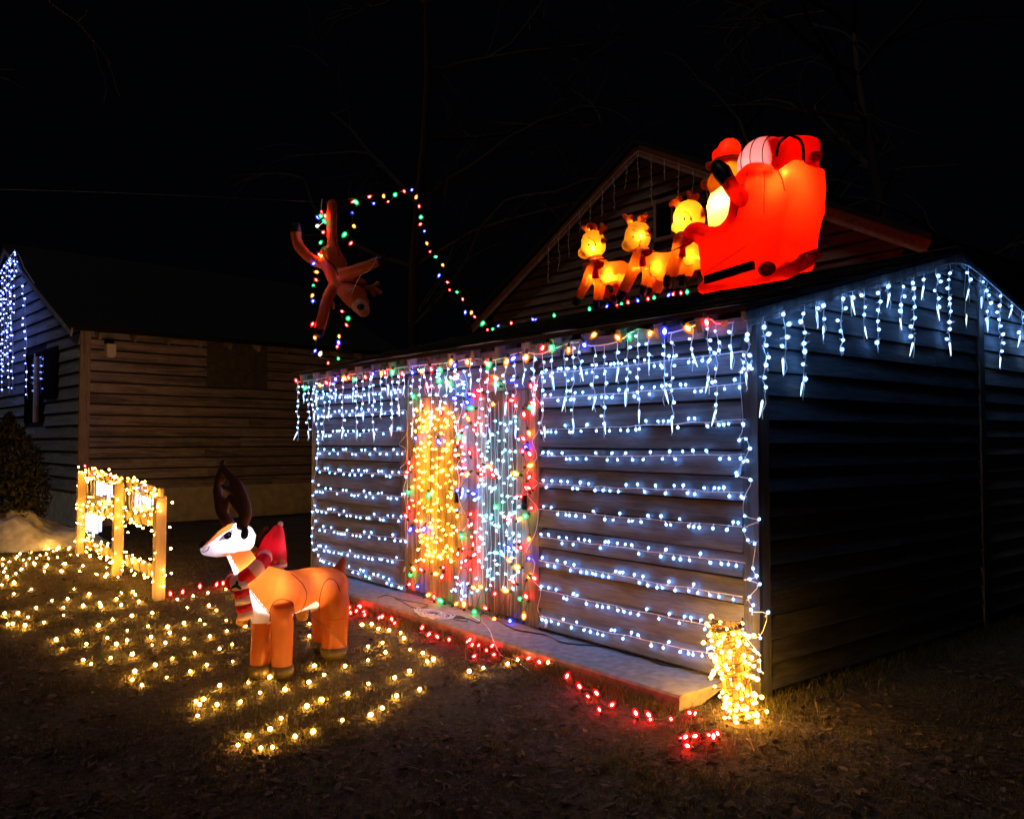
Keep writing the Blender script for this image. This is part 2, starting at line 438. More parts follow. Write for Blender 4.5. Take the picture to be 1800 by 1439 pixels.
# ---- concrete slab along the shed front
SL0 = C0 + D1*.22; SW = .53
def slab():
    bm = bmesh.new()
    a = C0+D1*.22-D2*SW; n = 60; rows = []
    for i in range(n+1):
        s = i/n*(LEN-.30)
        e = .006*mnoise.noise(V((s*4, 0, 0)))
        p = [(-SW+e, -.16), (-SW+e, -.018), (-SW+.014+e, -.004), (-SW+.05, 0), (-.1, 0), (.03, 0)]
        rows.append([bm.verts.new(C0+D1*(.22+s)+D2*d+UP*(z+.0015*mnoise.noise(V((s*3, d*9, 0))))) for d, z in p])
    for i in range(n):
        for k in range(5): bm.faces.new((rows[i][k], rows[i+1][k], rows[i+1][k+1], rows[i][k+1]))
    bm.faces.new(rows[0]); bm.faces.new(rows[-1][::-1])
    bmesh.ops.recalc_face_normals(bm, faces=bm.faces)
    me = bpy.data.meshes.new('concrete_walkway'); bm.to_mesh(me); bm.free(); me.materials.append(M['concrete'])
    o = bpy.data.objects.new('concrete_walkway', me); col.objects.link(o); tag(o, kind='structure')
slab()

# ---- the shed
shed = thing('shed', C0, 'grey weathered clapboard shed with plank doors, covered in string lights', 'shed')
XF = -D1; OF = C0+D1*LEN                         # front wall: local x from left end to right corner
XE = D2; OE = C0.copy()                          # end wall: local x from the corner backwards
def zrake(t):                                    # roof underside height at depth t behind the front wall
    sl = (ZR-ZE)/(RIDGE+OV)
    return (ZE + (t+OV)*sl if t <= RIDGE else ZR-(t-RIDGE)*sl) - .10
mb = MB()                                        # wall core: front, end, far end, back
def core_poly(pts, nrm, th=.08):
    a = [V(p) for p in pts]; b = [p+nrm*th for p in a]; n = len(a)
    mb.add(a+b, [tuple(range(n)), tuple(range(n, 2*n))[::-1]]+[(i, i+n, (i+1) % n+n, (i+1) % n) for i in range(n)])
def P(s, t, z): return C0 + D1*s + D2*t + UP*z
i_ = .002
core_poly([P(i_,i_,-.12), P(LEN-i_,i_,-.12), P(LEN-i_,i_,zrake(0)), P(i_,i_,zrake(0))], D2)
for s, nn in ((i_, D1), (LEN-i_, -D1)):
    core_poly([P(s,.09,-.12), P(s,DEPTH,-.12), P(s,DEPTH,zrake(DEPTH)), P(s,RIDGE,zrake(RIDGE)), P(s,.09,zrake(.09))], nn)
core_poly([P(.09,DEPTH,-.12), P(LEN-.09,DEPTH,-.12), P(LEN-.09,DEPTH,zrake(DEPTH)), P(.09,DEPTH,zrake(DEPTH))], -D2)
mb.build('wall', M['core'], shed)
# front siding (local x = LEN - s)
SD0, SDM, SD1 = 2.20, 3.245, 4.36                # door jambs measured from the corner
def fx(s): return LEN-s
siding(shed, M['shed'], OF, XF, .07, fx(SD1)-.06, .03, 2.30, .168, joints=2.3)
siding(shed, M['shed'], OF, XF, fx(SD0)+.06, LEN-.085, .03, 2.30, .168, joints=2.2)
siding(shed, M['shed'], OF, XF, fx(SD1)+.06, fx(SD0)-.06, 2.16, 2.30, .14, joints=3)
def wbox(name, mat, org, X, x0, x1, y0, y1, z0, z1, parent=shed):
    Y = UP.cross(X); mb = MB()
    me = bpy.data.meshes.new(name)
    vs = [(a, b, c) for c in (z0, z1) for a, b in ((x0,y0),(x1,y0),(x1,y1),(x0,y1))]
    me.from_pydata(vs, [], [(3,2,1,0),(4,5,6,7),(0,1,5,4),(1,2,6,5),(2,3,7,6),(3,0,4,7)])
    me.materials.append(mat); me.update()
    return put(name, me, parent, org, (0, 0, atan2(X.y, X.x)))
for s in (SD0, SD1): wbox('door_post', M['post'], OF, XF, fx(s)-.06, fx(s)+.06, -.045, -.001, .005, 2.16)
wbox('door_post', M['post'], OF, XF, fx(SDM)-.045, fx(SDM)+.045, -.040, -.001, .005, 2.05)
wbox('door_header', M['shed'], OF, XF, fx(SD1)+.06, fx(SD0)-.06, -.042, -.001, 2.05, 2.158)
wbox('corner_board', M['dpost'], OF, XF, LEN-.085, LEN+.034, -.036, -.001, -.11, 2.36)
wbox('corner_board', M['post'], OF, XF, -.034, .07, -.036, -.001, -.11, 2.36)
wbox('corner_board', M['dpost'], OE, XE, .0, .09, -.034, -.001, -.11, 2.38)
wbox('skirt_board', M['post'], OF, XF, .07, LEN-.085, -.02, -.001, -.11, .028)
for s0, s1, lab in ((SDM+.045, SD1-.06, 'plank door under the gold lights'), (SD0+.06, SDM-.045, 'plank door under the white lights')):
    dr = thing('door', P((s0+s1)/2, 0, 0), lab, None); dr.parent = shed; dr.location = V(dr.location)-C0
    del_ = 7; wdt = (s1-s0)/del_
    for k in range(del_):
        o = wbox('plank', M['door'], OF, XF, fx(s1)+k*wdt+.003, fx(s1)+(k+1)*wdt-.003, -.022-random.random()*.006, -.002, .03+random.random()*.015, 2.045, parent=dr)
    wbox('latch', M['black'], OF, XF, fx(s0)-.10, fx(s0)-.06, -.05, -.0292, 1.0, 1.12, parent=dr)
# end wall siding with a gable, then the rear addition beyond a vertical board
SEAM = 3.40
def gab(z):
    sl = (ZR-ZE)/(RIDGE+OV); t0 = (z+.10-ZE)/sl-OV
    return (max(t0, 0), min(2*RIDGE-t0, DEPTH))
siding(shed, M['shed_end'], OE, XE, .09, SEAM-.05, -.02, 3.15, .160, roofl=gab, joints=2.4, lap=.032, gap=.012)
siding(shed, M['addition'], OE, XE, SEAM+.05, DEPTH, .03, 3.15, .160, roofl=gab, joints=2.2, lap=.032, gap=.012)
wbox('seam_board', M['post'], OE, XE, SEAM-.05, SEAM+.05, -.045, -.001, -.11, zrake(SEAM)-.01)
# roof: two slabs, shingles on the camera side, rafter tails and blocking boards
RO = .078
for t0, t1, z0, z1 in ((-OV, RIDGE, ZE, ZR), (DEPTH+OV, RIDGE, ZE, ZR)):
    mb = MB(); a = []
    for z in (0, -.03):
        a += [P(-RO,t0,z0+z), P(LEN+RO,t0,z0+z), P(LEN+RO,t1,z1+z), P(-RO,t1,z1+z)]
    mb.add(a, [(0,1,2,3),(7,6,5,4),(0,4,5,1),(1,5,6,2),(2,6,7,3),(3,7,4,0)])
    mb.build('roof_deck', M['roof'], shed)
sl = (ZR-ZE)/(RIDGE+OV); su = (D2+UP*sl).normalized(); sn = su.cross(-D1).normalized()
if sn.z < 0: sn = -sn
mb = MB(); mb.box((0,0,0), .298, .19, .006)
for v in mb.v: v.y += .0
shm = mb.mesh('shingle', M['shingle'])
rotm = Matrix(((-D1.x, su.x, sn.x), (-D1.y, su.y, sn.y), (-D1.z, su.z, sn.z)))
n_sh = 0; rowsn = 12; slen = sqrt((RIDGE+OV)**2+(ZR-ZE)**2)
for r in range(rowsn):
    for k in range(23):
        s = -RO+.15+k*.302+(.15 if r % 2 else 0)
        if s > LEN+RO-.02: continue
        d = .06+r*(slen-.12)/(rowsn-1)
        p = P(s, -OV, ZE)+su*(d-(.03+random.random()*.025 if r == 0 else random.random()*.02))+sn*(.007+.004*random.random())
        o = put('shingle', shm, shed, p)
        tilt = Matrix.Rotation(-.035-random.random()*.03*(3 if r == 0 else 1), 3, 'X')
        o.rotation_euler = (rotm @ tilt).to_euler(); o.scale = (1, (slen/rowsn+.05)/.19, 1)
nr = 18; sp = (LEN+.10)/nr
for k in range(nr+1):
    s = -.05+k*sp
    mb = MB(); mb.bar(P(s, -OV+.015, ZE-.085), P(s, .30, ZE-.085+sl*(.285+OV)), .045, .10)
    mb.build('rafter_tail', M['post'], shed)
    if k < nr:
        wbox('blocking_board', M['shed'], OF, XF, fx(s+sp)+.026, fx(s)-.026, -.10-random.random()*.03, -.075, 2.30, 2.415-random.random()*.012)
for t0, t1, z0, z1 in ((-OV, RIDGE, ZE, ZR), (DEPTH+OV, RIDGE, ZE, ZR)):
    mb = MB(); mb.bar(P(-RO+.012, t0, z0-.085), P(-RO+.012, t1, z1-.085), .018, .09); mb.build('rake_board', M['post'], shed)
mb = MB(); mb.bar(P(-RO, RIDGE, ZR+.018), P(LEN+RO, RIDGE, ZR+.018), .16, .014); mb.build('ridge_cap', M['shingle'], shed)

# ---- the house whose gable rises behind the shed
HP = C0 + D2*7.5                                  # plane of the gable
HA = onp(1140, 262, HP, D2)                       # apex
hs = (HA-HP).dot(D1); hz = HA.z; HSL = .53; HALF = 5.0
house = thing('house', V((HA.x, HA.y, GZ)), 'dark wooden house gable with a small window, behind the shed roof', 'house')
XH = -D1; OH = HP + D1*(hs+HALF)
def HPt(x, z, out=0): return OH + XH*x + UP*z - D2*out
zev = hz-HSL*HALF
mb = MB()
fr = [HPt(0,GZ), HPt(2*HALF,GZ), HPt(2*HALF,zev), HPt(HALF,hz), HPt(0,zev)]
bk = [p+D2*7 for p in fr]
mb.add(fr+bk, [(0,1,2,3,4),(9,8,7,6,5),(0,5,6,1),(1,6,7,2),(2,7,8,3),(3,8,9,4),(4,9,5,0)])
for i in range(len(mb.v)): mb.v[i] = mb.v[i]+D2*.004
mb.build('wall', M['core'], house)
w0 = onp(1152, 420, HP, D2); w1 = onp(1216, 338, HP, D2)
wx0 = (w0-OH).dot(XH); wx1 = (w1-OH).dot(XH); wz0 = onp(1152,427,HP,D2).z; wz1 = onp(1185,344,HP,D2).z
def hgab(z):
    t = (hz-.05-z)/HSL; return (max(0, HALF-t), min(2*HALF, HALF+t))
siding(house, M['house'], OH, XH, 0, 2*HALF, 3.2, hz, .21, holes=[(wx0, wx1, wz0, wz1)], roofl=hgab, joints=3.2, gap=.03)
win = thing('window', HPt((wx0+wx1)/2, wz0), None, None); win.parent = house; win.location = V(win.location)-V(house.location)
for a, b, c, d in ((wx0, wx0+.07, wz0, wz1), (wx1-.07, wx1, wz0, wz1), (wx0+.07, wx1-.07, wz1-.08, wz1), (wx0+.07, wx1-.07, wz0, wz0+.07)):
    wbox('frame', M['trim'], OH, XH, a, b, -.06, -.002, c, d, parent=win)
wbox('frame', M['trim'], OH, XH, (wx0+wx1)/2-.02, (wx0+wx1)/2+.02, -.045, -.012, wz0+.07, wz1-.08, parent=win)
wbox('pane', M['glass'], OH, XH, wx0+.07, wx1-.07, -.010, -.003, wz0+.07, wz1-.08, parent=win)
for sgn in (-1, 1):
    for o_, th_, nmx in ((.10, .20, 'rake_board'),):
        mb = MB(); a = HPt(HALF, hz-.02, .30); b = HPt(HALF+sgn*(HALF+.5), hz-.02-HSL*(HALF+.5), .30)
        mb.bar(a+UP*-.07, b+UP*-.07, .035, .22); mb.build('rake_board', M['trim'], house)
    mb = MB(); pts = [HPt(HALF, hz+.12, .42), HPt(HALF+sgn*(HALF+.6), hz+.12-HSL*(HALF+.6), .42)]
    q = pts+[p+D2*7.6 for p in pts[::-1]]
    mb.add(q+[p-UP*.1 for p in q], [(0,1,2,3),(7,6,5,4),(0,4,5,1),(1,5,6,2),(2,6,7,3),(3,7,4,0)])
    mb.build('roof', M['roof'], house)

ui = []
for k in range(15):
    x_ = HALF-2.6+k*.33
    zz = hz-.10-HSL*abs(x_-HALF)
    ui.append((x_, zz, .25+random.random()*.75))
UNLIT = ui
# ---- the barn on the left
BC = atz(137, 928, GZ); BC.z = 0
E1 = V((-.681, .732, 0)).normalized(); E2 = V((E1.y, -E1.x, 0))
bz = onp(137, 573, BC, -E1).z
barn = thing('barn', V((BC.x, BC.y, GZ)), 'brown weathered wooden barn on the left with a pale concrete foundation', 'barn')
BL = 7.2; ap = onp(30, 440, BC, E2); bh = (ap-BC).dot(E1); baz = ap.z
fz = onp(400, 853, BC, E1).z
def BP(s, t, z): return BC + E1*s + E2*t + UP*z    # s along gable (leftwards), t along the front
mb = MB()
g0 = [BP(i_*2,0,GZ), BP(2*bh,0,GZ), BP(2*bh,0,bz), BP(bh,0,baz), BP(i_*2,0,bz)]
g1 = [p+E2*BL for p in g0]; g0 = [p+E2*.004 for p in g0]
mb.add(g0+g1, [(0,1,2,3,4),(9,8,7,6,5),(0,5,6,1),(1,6,7,2),(2,7,8,3),(3,8,9,4),(4,9,5,0)])
mb.build('wall', M['core'], barn)
XB = E2; OB = BC.copy()
pn = [onp(363, 600, BC, E1), onp(470, 600, BC, E1)]
pb = [(p-BC).dot(E2) for p in pn]; pz0 = onp(365, 680, BC, E1).z; pz1 = onp(365, 598, BC, E1).z
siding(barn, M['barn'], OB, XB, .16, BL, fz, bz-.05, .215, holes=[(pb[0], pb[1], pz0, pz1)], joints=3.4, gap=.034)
wbox('corner_board', M['barn_post'], OB, XB, -.03, .16, -.04, -.001, fz, bz-.02, parent=barn)
wbox('boarded_window', M['boarded'], OB, XB, pb[0]+.005, pb[1]-.005, -.022, -.002, pz0+.005, pz1-.005, parent=barn)
wbox('foundation', M['foundation'], OB, XB, -.02, BL, -.012, -.001, GZ-.1, fz-.003, parent=barn)
XG = -E1; OG = BC+E1*(2*bh)
def bgab(z):
    t = (z-bz)/((baz-bz)/bh); return (max(0, t), min(2*bh, 2*bh-t))
shut = [(onp(x, 650, BC, E2)-OG).dot(XG) for x in (85, 107)]
wn = [(onp(x, 650, BC, E2)-OG).dot(XG) for x in (48, 83)]
sz0, sz1 = onp(95, 700, BC, E2).z, onp(95, 612, BC, E2).z
wz_0, wz_1 = onp(65, 742, BC, E2).z, onp(65, 622, BC, E2).z
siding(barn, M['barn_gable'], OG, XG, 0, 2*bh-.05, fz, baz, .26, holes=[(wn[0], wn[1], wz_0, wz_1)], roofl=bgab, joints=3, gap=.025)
wbox('foundation', M['foundation'], OG, XG, 0, 2*bh, -.012, -.001, GZ-.1, fz-.003, parent=barn)
bw = thing('window', OG+XG*wn[0]+UP*wz_0, None, None); bw.parent = barn; bw.location = V(bw.location)-V(barn.location)
wbox('pane', M['glass'], OG, XG, wn[0], wn[1], -.006, -.003, wz_0, wz_1, parent=bw)
for a, b, c, d in ((wn[0], wn[0]+.07, wz_0, wz_1), (wn[1]-.07, wn[1], wz_0, wz_1), ((wn[0]+wn[1])/2-.06, (wn[0]+wn[1])/2+.06, wz_0, wz_1), (wn[0]+.07, (wn[0]+wn[1])/2-.06, wz_1-.07, wz_1), ((wn[0]+wn[1])/2+.06, wn[1]-.07, wz_1-.07, wz_1)):
    wbox('frame', M['whitepl'] if a > wn[0]+.1 and b < wn[1]-.1 and b-a < .2 else M['black'], OG, XG, a, b, -.05, -.007, c, d, parent=bw)
wbox('shutter', M['black'], OG, XG, shut[0], shut[1], -.09, -.034, sz0, sz1, parent=barn)
for sgn, s0 in ((1, -.35), (-1, 2*bh+.35)):
    mb = MB(); sl2 = (baz-bz)/bh
    q = [BP(s0, -.30, bz+.13-.35*sl2), BP(bh, -.30, baz+.13), BP(bh, BL+.3, baz+.13), BP(s0, BL+.3, bz+.13-.35*sl2)]
    mb.add(q+[p-UP*.1 for p in q], [(0,1,2,3),(7,6,5,4),(0,4,5,1),(1,5,6,2),(2,6,7,3),(3,7,4,0)])
    mb.build('roof', M['roof'], barn)
    mb = MB(); mb.bar(BP(s0, -.27, bz-.02-.35*sl2), BP(bh, -.27, baz-.02), .03, .16); mb.build('rake_board', M['barn_gable'], barn)
for k in range(11):
    t = .25+k*.66
    mb = MB(); mb.bar(BP(-.32, t, bz-.07-.30*sl2), BP(.3, t, bz-.07+.3*sl2), .05, .13); mb.build('rafter_tail', M['barn_post'], barn)
# wall lamp (unlit) on the barn front
lp = onp(190, 612, BC, E1)
lamp = thing('wall_lamp', lp, 'small unlit wall lamp with a pale shade, high on the barn front', 'lamp')
mb = MB(); mb.box(lp-E1*.06+UP*.12, .16, .11, .13, E2); mb.build('bracket', M['black'], lamp)
mb = MB(); mb.box(lp-E1*.15-UP*.05, .17, .14, .24, E2); mb.box(lp-E1*.15-UP*.18, .13, .10, .03, E2); mb.build('shade', M['whitepl'], lamp)

# ---- snow heap by the barn
mb = MB(); sp_ = atz(28, 965, GZ); nu, nv = 110, 40; vs = []
for j in range(nv+1):
    for k in range(nu):
        a = tau*k/nu; r = j/nv
        rr = r*(1.25+.25*sin(2*a+.5)+.12*sin(5*a))
        p = sp_+V((cos(a)*rr*1.0-.35, sin(a)*rr*.8+.35, 0))
        h = .52*(1-r*r)**1.1*(1+.5*mnoise.noise(p*1.6))+.09*mnoise.noise(p*4.5)*(1-r)+.05*mnoise.noise(p*11)*(1-r)+.02*mnoise.noise(p*27)*(1-r)
        vs.append(p+UP*(max(h, 0)-.02))
mb.add(vs, [(j*nu+k, j*nu+(k+1) % nu, (j+1)*nu+(k+1) % nu, (j+1)*nu+k) for j in range(nv) for k in range(nu)])
tag(mb.build('snow_pile', M['snow'], smooth=True, org=sp_), 'heap of old snow at the foot of the barn, left edge', 'snow pile')

# ================================================================== STRING LIGHTS
def fp(px, py, out=.05):                          # point on the shed front, `out` metres before it
    return onp(px, py, C0-D2*out, D2)
def ep(px, py, out=.05):                          # point on the shed end
    return onp(px, py, C0-D1*out, D1)
def eu(px, py, out=.05):                         # the same, kept under the roof edge
    p = ep(px, py, out); t = (p-C0).dot(D2); zz = ZE+(t+OV)*sl if t < RIDGE else ZR-(t-RIDGE)*sl
    p.z = min(p.z, zz-.095); return p
def z8(l, s=3.913, ox=900, oy=540): return [(ox+x/s, oy+y/s) for x, y in l]

# icicle lights: transcribed (x, top, bottom) of each drop
def drop(th, top, bot, icicle=True, lit=True, key='led_bulb', step=.078, big=1.0, sway=.007):
    L = (top-bot).length; n = max(2, int(L/.05))
    pts = [lerp(top, bot, i/n)+V((random.gauss(0,sway), random.gauss(0,sway), 0)) for i in range(n+1)]
    pts[0] = top
    cord(th, pts, .0033, 'whitecord', 2)
    z = step*random.uniform(.6, 1.1)
    while z < L-(.13 if icicle else .01):
        t = z/L*n; i = int(t); p = lerp(pts[i], pts[min(i+1, n)], t-i)
        a = random.uniform(0, tau)
        if lit: bulb(th, key, p+V((cos(a)*.012, sin(a)*.012-.004, 0)), .9, s=big*random.uniform(.8, 1.15))
        z += step*random.uniform(.85, 1.2)
    if icicle:
        put('icicle', BM['icicle_bulb'], th, pts[-1]+UP*.12, (random.gauss(0,.16), random.gauss(0,.16), 0), random.uniform(.72, .92))
ICO = .165
fr_drops = [(90,510,920),(130,520,665),(165,510,915),(195,500,795),(225,500,690),(270,495,920),(310,485,780),(345,480,660),(400,475,910),(470,465,655),(495,465,918),(535,460,790),(585,450,665),(610,450,930),(665,445,770),(710,435,620),(740,425,890),(785,415,750),(825,410,620),(880,400,905),(930,395,720),(970,390,600),(1010,390,860),(1065,390,745),(1115,390,605),(1175,380,900),(1280,350,580),(1350,400,890),(1405,390,930),(1450,360,600),(1525,350,750),(1585,340,910),(1640,310,550),(1715,310,750)]
fr_drops = [(500+x/3.913, 540+a/3.913, 540+b/3.913) for x, a, b in fr_drops]
fr8 = [(150,320,750),(210,320,920),(275,310,575),(365,290,720),(420,240,870),(465,250,515),(565,265,720),(635,265,895),(725,245,525),(795,210,685),(870,150,820),(945,190,470),(1050,185,680),(1100,172,880),(1245,140,440),(1350,90,600),(1405,115,830),(1520,115,430)]
fr_drops += [(900+x/3.913, 540+a/3.913, 540+b/3.913) for x, a, b in fr8]
ic = thing('icicle_lights', P(LEN/2, -ICO, 2.3), 'white icicle lights along the eave over the shed doors', 'icicle lights')
top_px = [(521,672),(560,666),(579,663),(640,655),(690,648),(725,643),(784,638),(829,630),(870,632),(918,619),(951,622),(1007,601),(1038,608),(1084,601),(1122,578),(1164.5,587),(1217,574),(1247,561),(1260,569),(1290,566)]
cord(ic, [fp(x, y, ICO) for x, y in top_px], .0056, 'whitecord', 3)
for x, a, b in fr_drops:
    drop(ic, fp(x, a, ICO), fp(x, b, ICO))
ICE = .100
en = [(45,520,965),(155,490,1140),(285,440,870),(408,370,1020),(488,345,570),(530,330,660),(650,250,740),(715,240,490),(785,225,655),(880,205,720),(945,205,445),(1025,180,600),(1105,160,750),(1165,140,390),(1245,120,535),(1330,150,745),(1430,170,565),(1455,165,405),(1540,190,450),(1570,200,595),(1650,240,830),(1715,265,520),(1780,290,690),(1840,310,800),(1900,325,560),(1960,350,720)]
ie = thing('icicle_lights', P(-.1, RIDGE/2, 2.6), 'white icicle lights under the sloping rake of the shed end, right of the sleigh', 'icicle lights')
epx = [(1310,563),(1342,556),(1378,541),(1411,523),(1451,489),(1492,487),(1539,477),(1603,463),(1640,452),(1672,460),(1700,466),(1733,473),(1772,494),(1800,503),(1860,522)]
cord(ie, [eu(x, y, ICE) for x, y in epx], .0056, 'whitecord', 3)
for i, (x, a, b) in enumerate(en):
    X = 1300+x/3.6
    drop(ie, eu(X, 420+a/3.6, ICE), ep(X, 420+b/3.6, ICE), icicle=(x not in (650, 880)), lit=(x != 1430), step=.07, big=1.3)

# rows of white lights over the clapboards
def rows(th, lst, xa, xb, out=.064, step=.078):
    for ya, yb in lst:
        A = fp(xa+random.uniform(-3,3), ya, out); B = fp(xb+random.uniform(-3,3), yb, out); L = (B-A).length
        n = 14; sag = .012
        pts = [lerp(A, B, i/n)-UP*(sag*4*(i/n)*(1-i/n)*random.uniform(.2,1))+UP*random.gauss(0,.0025) for i in range(n+1)]
        cord(th, pts, .0034, 'whitecord', 2)
        d = random.uniform(.02, .06)
        while d < L:
            t = d/L*n; i = min(int(t), n-1); p = lerp(pts[i], pts[i+1], t-i); up = random.random() < .4
            bulb(th, 'led_bulb', p+UP*(.016 if up else -.016)-D2*.004, .35, flip=up)
            d += step*random.choice((.55, .8, 1.0, 1.2, 1.5))
rp = thing('string_lights', P(1.2, -.05, 0), 'white string lights in level rows on the clapboards right of the doors', 'string lights')
rows(rp, [(657.5,616.7),(700,673),(754.7,736.8),(800.7,798),(849,865),(894.7,924.7),(942.8,988),(984,1049),(1035,1111),(1082,1160)], 949, 1308)
edge8 = [(1600,430),(1585,370),(1640,430),(1570,445),(1590,800),(1565,900),(1605,900),(1630,970),(1585,1070),(1540,1150)]
edge1 = [(1140,20),(1095,95),(1165,122),(1130,205),(1130,290),(1200,318),(1130,355),(1150,418),(1185,425),(1170,547),(1190,590),(1145,603),(1200,630),(1150,695),(1170,735),(1165,760),(1240,772),(1205,880),(1145,890),(1200,965),(1210,1050)]
pts = [(900+x/3.913, 540+y/3.913) for x, y in edge8]+[(900+x/2.767, 800+y/2.767) for x, y in edge1]
for x, y in pts: bulb(rp, 'led_bulb', fp(x, y, .07), .8)
cord(rp, [fp(x, y, .07) for x, y in pts], .0024, 'whitecord', 3)
for s, o, l in ((3.913, (900,540), [(190,460),(160,600),(210,700),(180,850),(140,920),(170,1030),(100,1140)]), (2.767, (900,800), [(110,20),(75,90),(125,135),(75,190),(125,262),(115,370),(70,470),(110,520),(100,600),(140,655),(125,750),(165,790)])):
    cord(rp, [fp(o[0]+x/s, o[1]+y/s, .055) for x, y in l], .0026, 'whitecord', 5)
lpn = thing('string_lights', P(5.4, -.05, 0), 'white string lights in level rows on the clapboards left of the doors', 'string lights')
rows(lpn, [(697,684),(728,720),(762,757),(793,793),(825.6,834.5),(860,872.8),(894.6,912.4),(927.8,947),(961,985),(978,1030)], 557, 712, step=.10)
l7 = [(225,15),(225,90),(195,185),(235,200),(215,245),(190,280),(210,350),(215,380),(190,395),(210,455),(195,500),(190,550),(190,600),(205,655)]
l6 = [(205,560),(215,600),(210,640),(225,690),(210,720),(230,760),(220,800),(230,860),(225,905),(235,930),(230,975),(222,1040),(220,1110)]
pts = [(500+x/3.913, 540+y/3.913) for x, y in l6]+[(500+x/3.913, 800+y/3.913) for x, y in l7]
for x, y in pts: bulb(lpn, 'led_bulb', fp(x, y, .06), .8)
cord(lpn, [fp(x, y, .06) for x, y in pts], .0024, 'whitecord', 2)
cord(lpn, [fp(500+x/3.913, 540+y/3.913, .05) for x, y in [(840,710),(842,860),(790,940),(830,970),(838,1060),(795,1110),(838,1170),(820,1250),(840,1400),(830,1500),(838,1600)]], .0026, 'whitecord', 4)
cord(lpn, [fp(500+x/3.913, 540+y/3.913, .05) for x, y in [(852,500),(848,900),(845,1200),(846,1650)]], .0026, 'whitecord', 3)

# curtains of small lights on the two doors
def curtain(th, key, x0, x1, y0, y1, nc, nrw, keep=.85, out=.06, mat='browncord'):
    for c in range(nc):
        x = lerp(x0, x1, (c+.5)/nc)
        ptsc = [fp(x+random.gauss(0,1.2), lerp(y0-30, y1, t/8), out) for t in range(9)]
        cord(th, ptsc, .0016, mat, 2, 3)
        for r in range(nrw):
            if random.random() > keep: continue
            p = fp(x+random.gauss(0, 3.0), lerp(y0, y1, (r+random.uniform(.1,.9))/nrw), out+random.uniform(0,.02))
            bulb(th, key, p, 1.2, s=random.uniform(.7, 1.3))
gd = thing('curtain_lights', P(3.85, -.06, 0), 'gold curtain lights hanging over the left shed door', 'curtain lights')
curtain(gd, 'gold_led_bulb', 726, 800, 715, 990, 11, 20, .72)
for k in range(8): bulb(gd, 'gold_led_bulb', fp(random.uniform(750,775), random.uniform(970,980), .07), 1)
wd = thing('curtain_lights', P(2.75, -.06, 0), 'white curtain lights hanging over the right shed door', 'curtain lights')
curtain(wd, 'door_led_bulb', 836, 912, 735, 1038, 10, 19, .72, mat='whitecord')
ms = thing('string_lights', P(SDM, -.08, 0), 'white string bunched down the post between the two shed doors', 'string lights')
for k in range(26): bulb(ms, 'led_bulb', fp(random.gauss(790, 16), random.gauss(678, 18), random.uniform(.07,.12)), 1)
pts = [fp(random.gauss(811, 6), lerp(650, 1060, i/17), .07) for i in range(18)]
cord(ms, pts, .003, 'whitecord', 4)
for k in range(52):
    y = random.uniform(650, 1050) if k < 40 else random.gauss(1032, 10)
    bulb(ms, 'led_bulb', fp(random.gauss(812, 7), y, .08), 1)

# multicolour bulbs: around the doors, along the eave, along the ridge, down from the wire
door_c = [(875,625,'g'),(1050,510,'g'),(1125,500,'o'),(1125,545,'g'),(1275,610,'b'),(1305,695,'g'),(1195,630,'b'),(1540,640,'r'),(1480,540,'g'),(1475,500,'o'),(1445,655,'o'),(1690,520,'r'),(1645,710,'r'),(1670,680,'g'),(1675,845,'o'),(1340,800,'r'),(1310,860,'r'),(1215,870,'g'),(1190,950,'r'),(1055,900,'b'),(1280,1020,'r'),(1190,1030,'r'),(1640,1005,'r'),(1670,975,'b'),(1380,1085,'o'),(1275,1135,'o'),(1340,1135,'r'),(1450,1165,'r'),(1665,1095,'o'),(1615,1150,'y'),(865,1125,'r'),(950,690,'r'),(1070,700,'r'),(1245,640,'b'),(1355,580,'r'),(905,890,'b'),(1000,560,'r'),(1160,470,'r'),(1390,520,'r'),(1590,490,'b')]
door_c = [(500+x/3.913, 540+y/3.913, c) for x, y, c in door_c]
d7 = [(860,115,'r'),(855,240,'g'),(990,255,'g'),(860,375,'r'),(965,485,'b'),(875,490,'b'),(915,715,'r'),(870,810,'g'),(875,760,'o'),(955,795,'r'),(1020,815,'y'),(1090,810,'r'),(1080,770,'r'),(845,895,'r'),(910,900,'b'),(970,970,'o'),(1030,995,'r'),(1090,1010,'g'),(1165,1030,'o'),(1235,1050,'o'),(1305,1075,'g'),(1400,1060,'r'),(1455,1110,'o'),(1550,1125,'b'),(1645,1130,'o'),(1200,250,'b'),(1275,260,'b'),(1335,125,'r'),(1270,415,'r'),(1190,400,'o'),(1215,540,'g'),(1195,655,'r'),(1255,710,'r'),(1225,650,'r'),(1440,345,'g'),(1520,450,'r'),(1600,450,'y'),(1680,245,'r'),(1670,410,'g'),(1685,560,'o'),(1615,620,'r'),(1615,290,'r'),(1680,705,'b'),(1670,850,'o'),(1555,740,'o'),(1620,770,'y'),(1590,880,'r'),(1365,915,'o'),(1450,945,'r'),(1545,935,'y'),(1630,990,'g'),(1670,990,'r'),(1270,790,'r'),(1530,620,'b')]
door_c += [(500+x/3.913, 800+y/3.913, c) for x, y, c in d7]
rx_ = random.Random(9)
door_c += [(rx_.choice((719, 722, 826, 830, 806, 929, 934))+rx_.gauss(0,3), y_, rx_.choice('rrrro')) for y_ in range(690, 1040, 17)]
mc = thing('string_lights', P(3.3, -.08, 0), 'multicoloured bulbs strung around and across the two shed doors', 'string lights')
for x, y, c in door_c:
    p = fp(x, y, .085); 
    if p.z < .03: p = atz(x, y, .025)
    bulb(mc, 'c_'+c, p, .9)
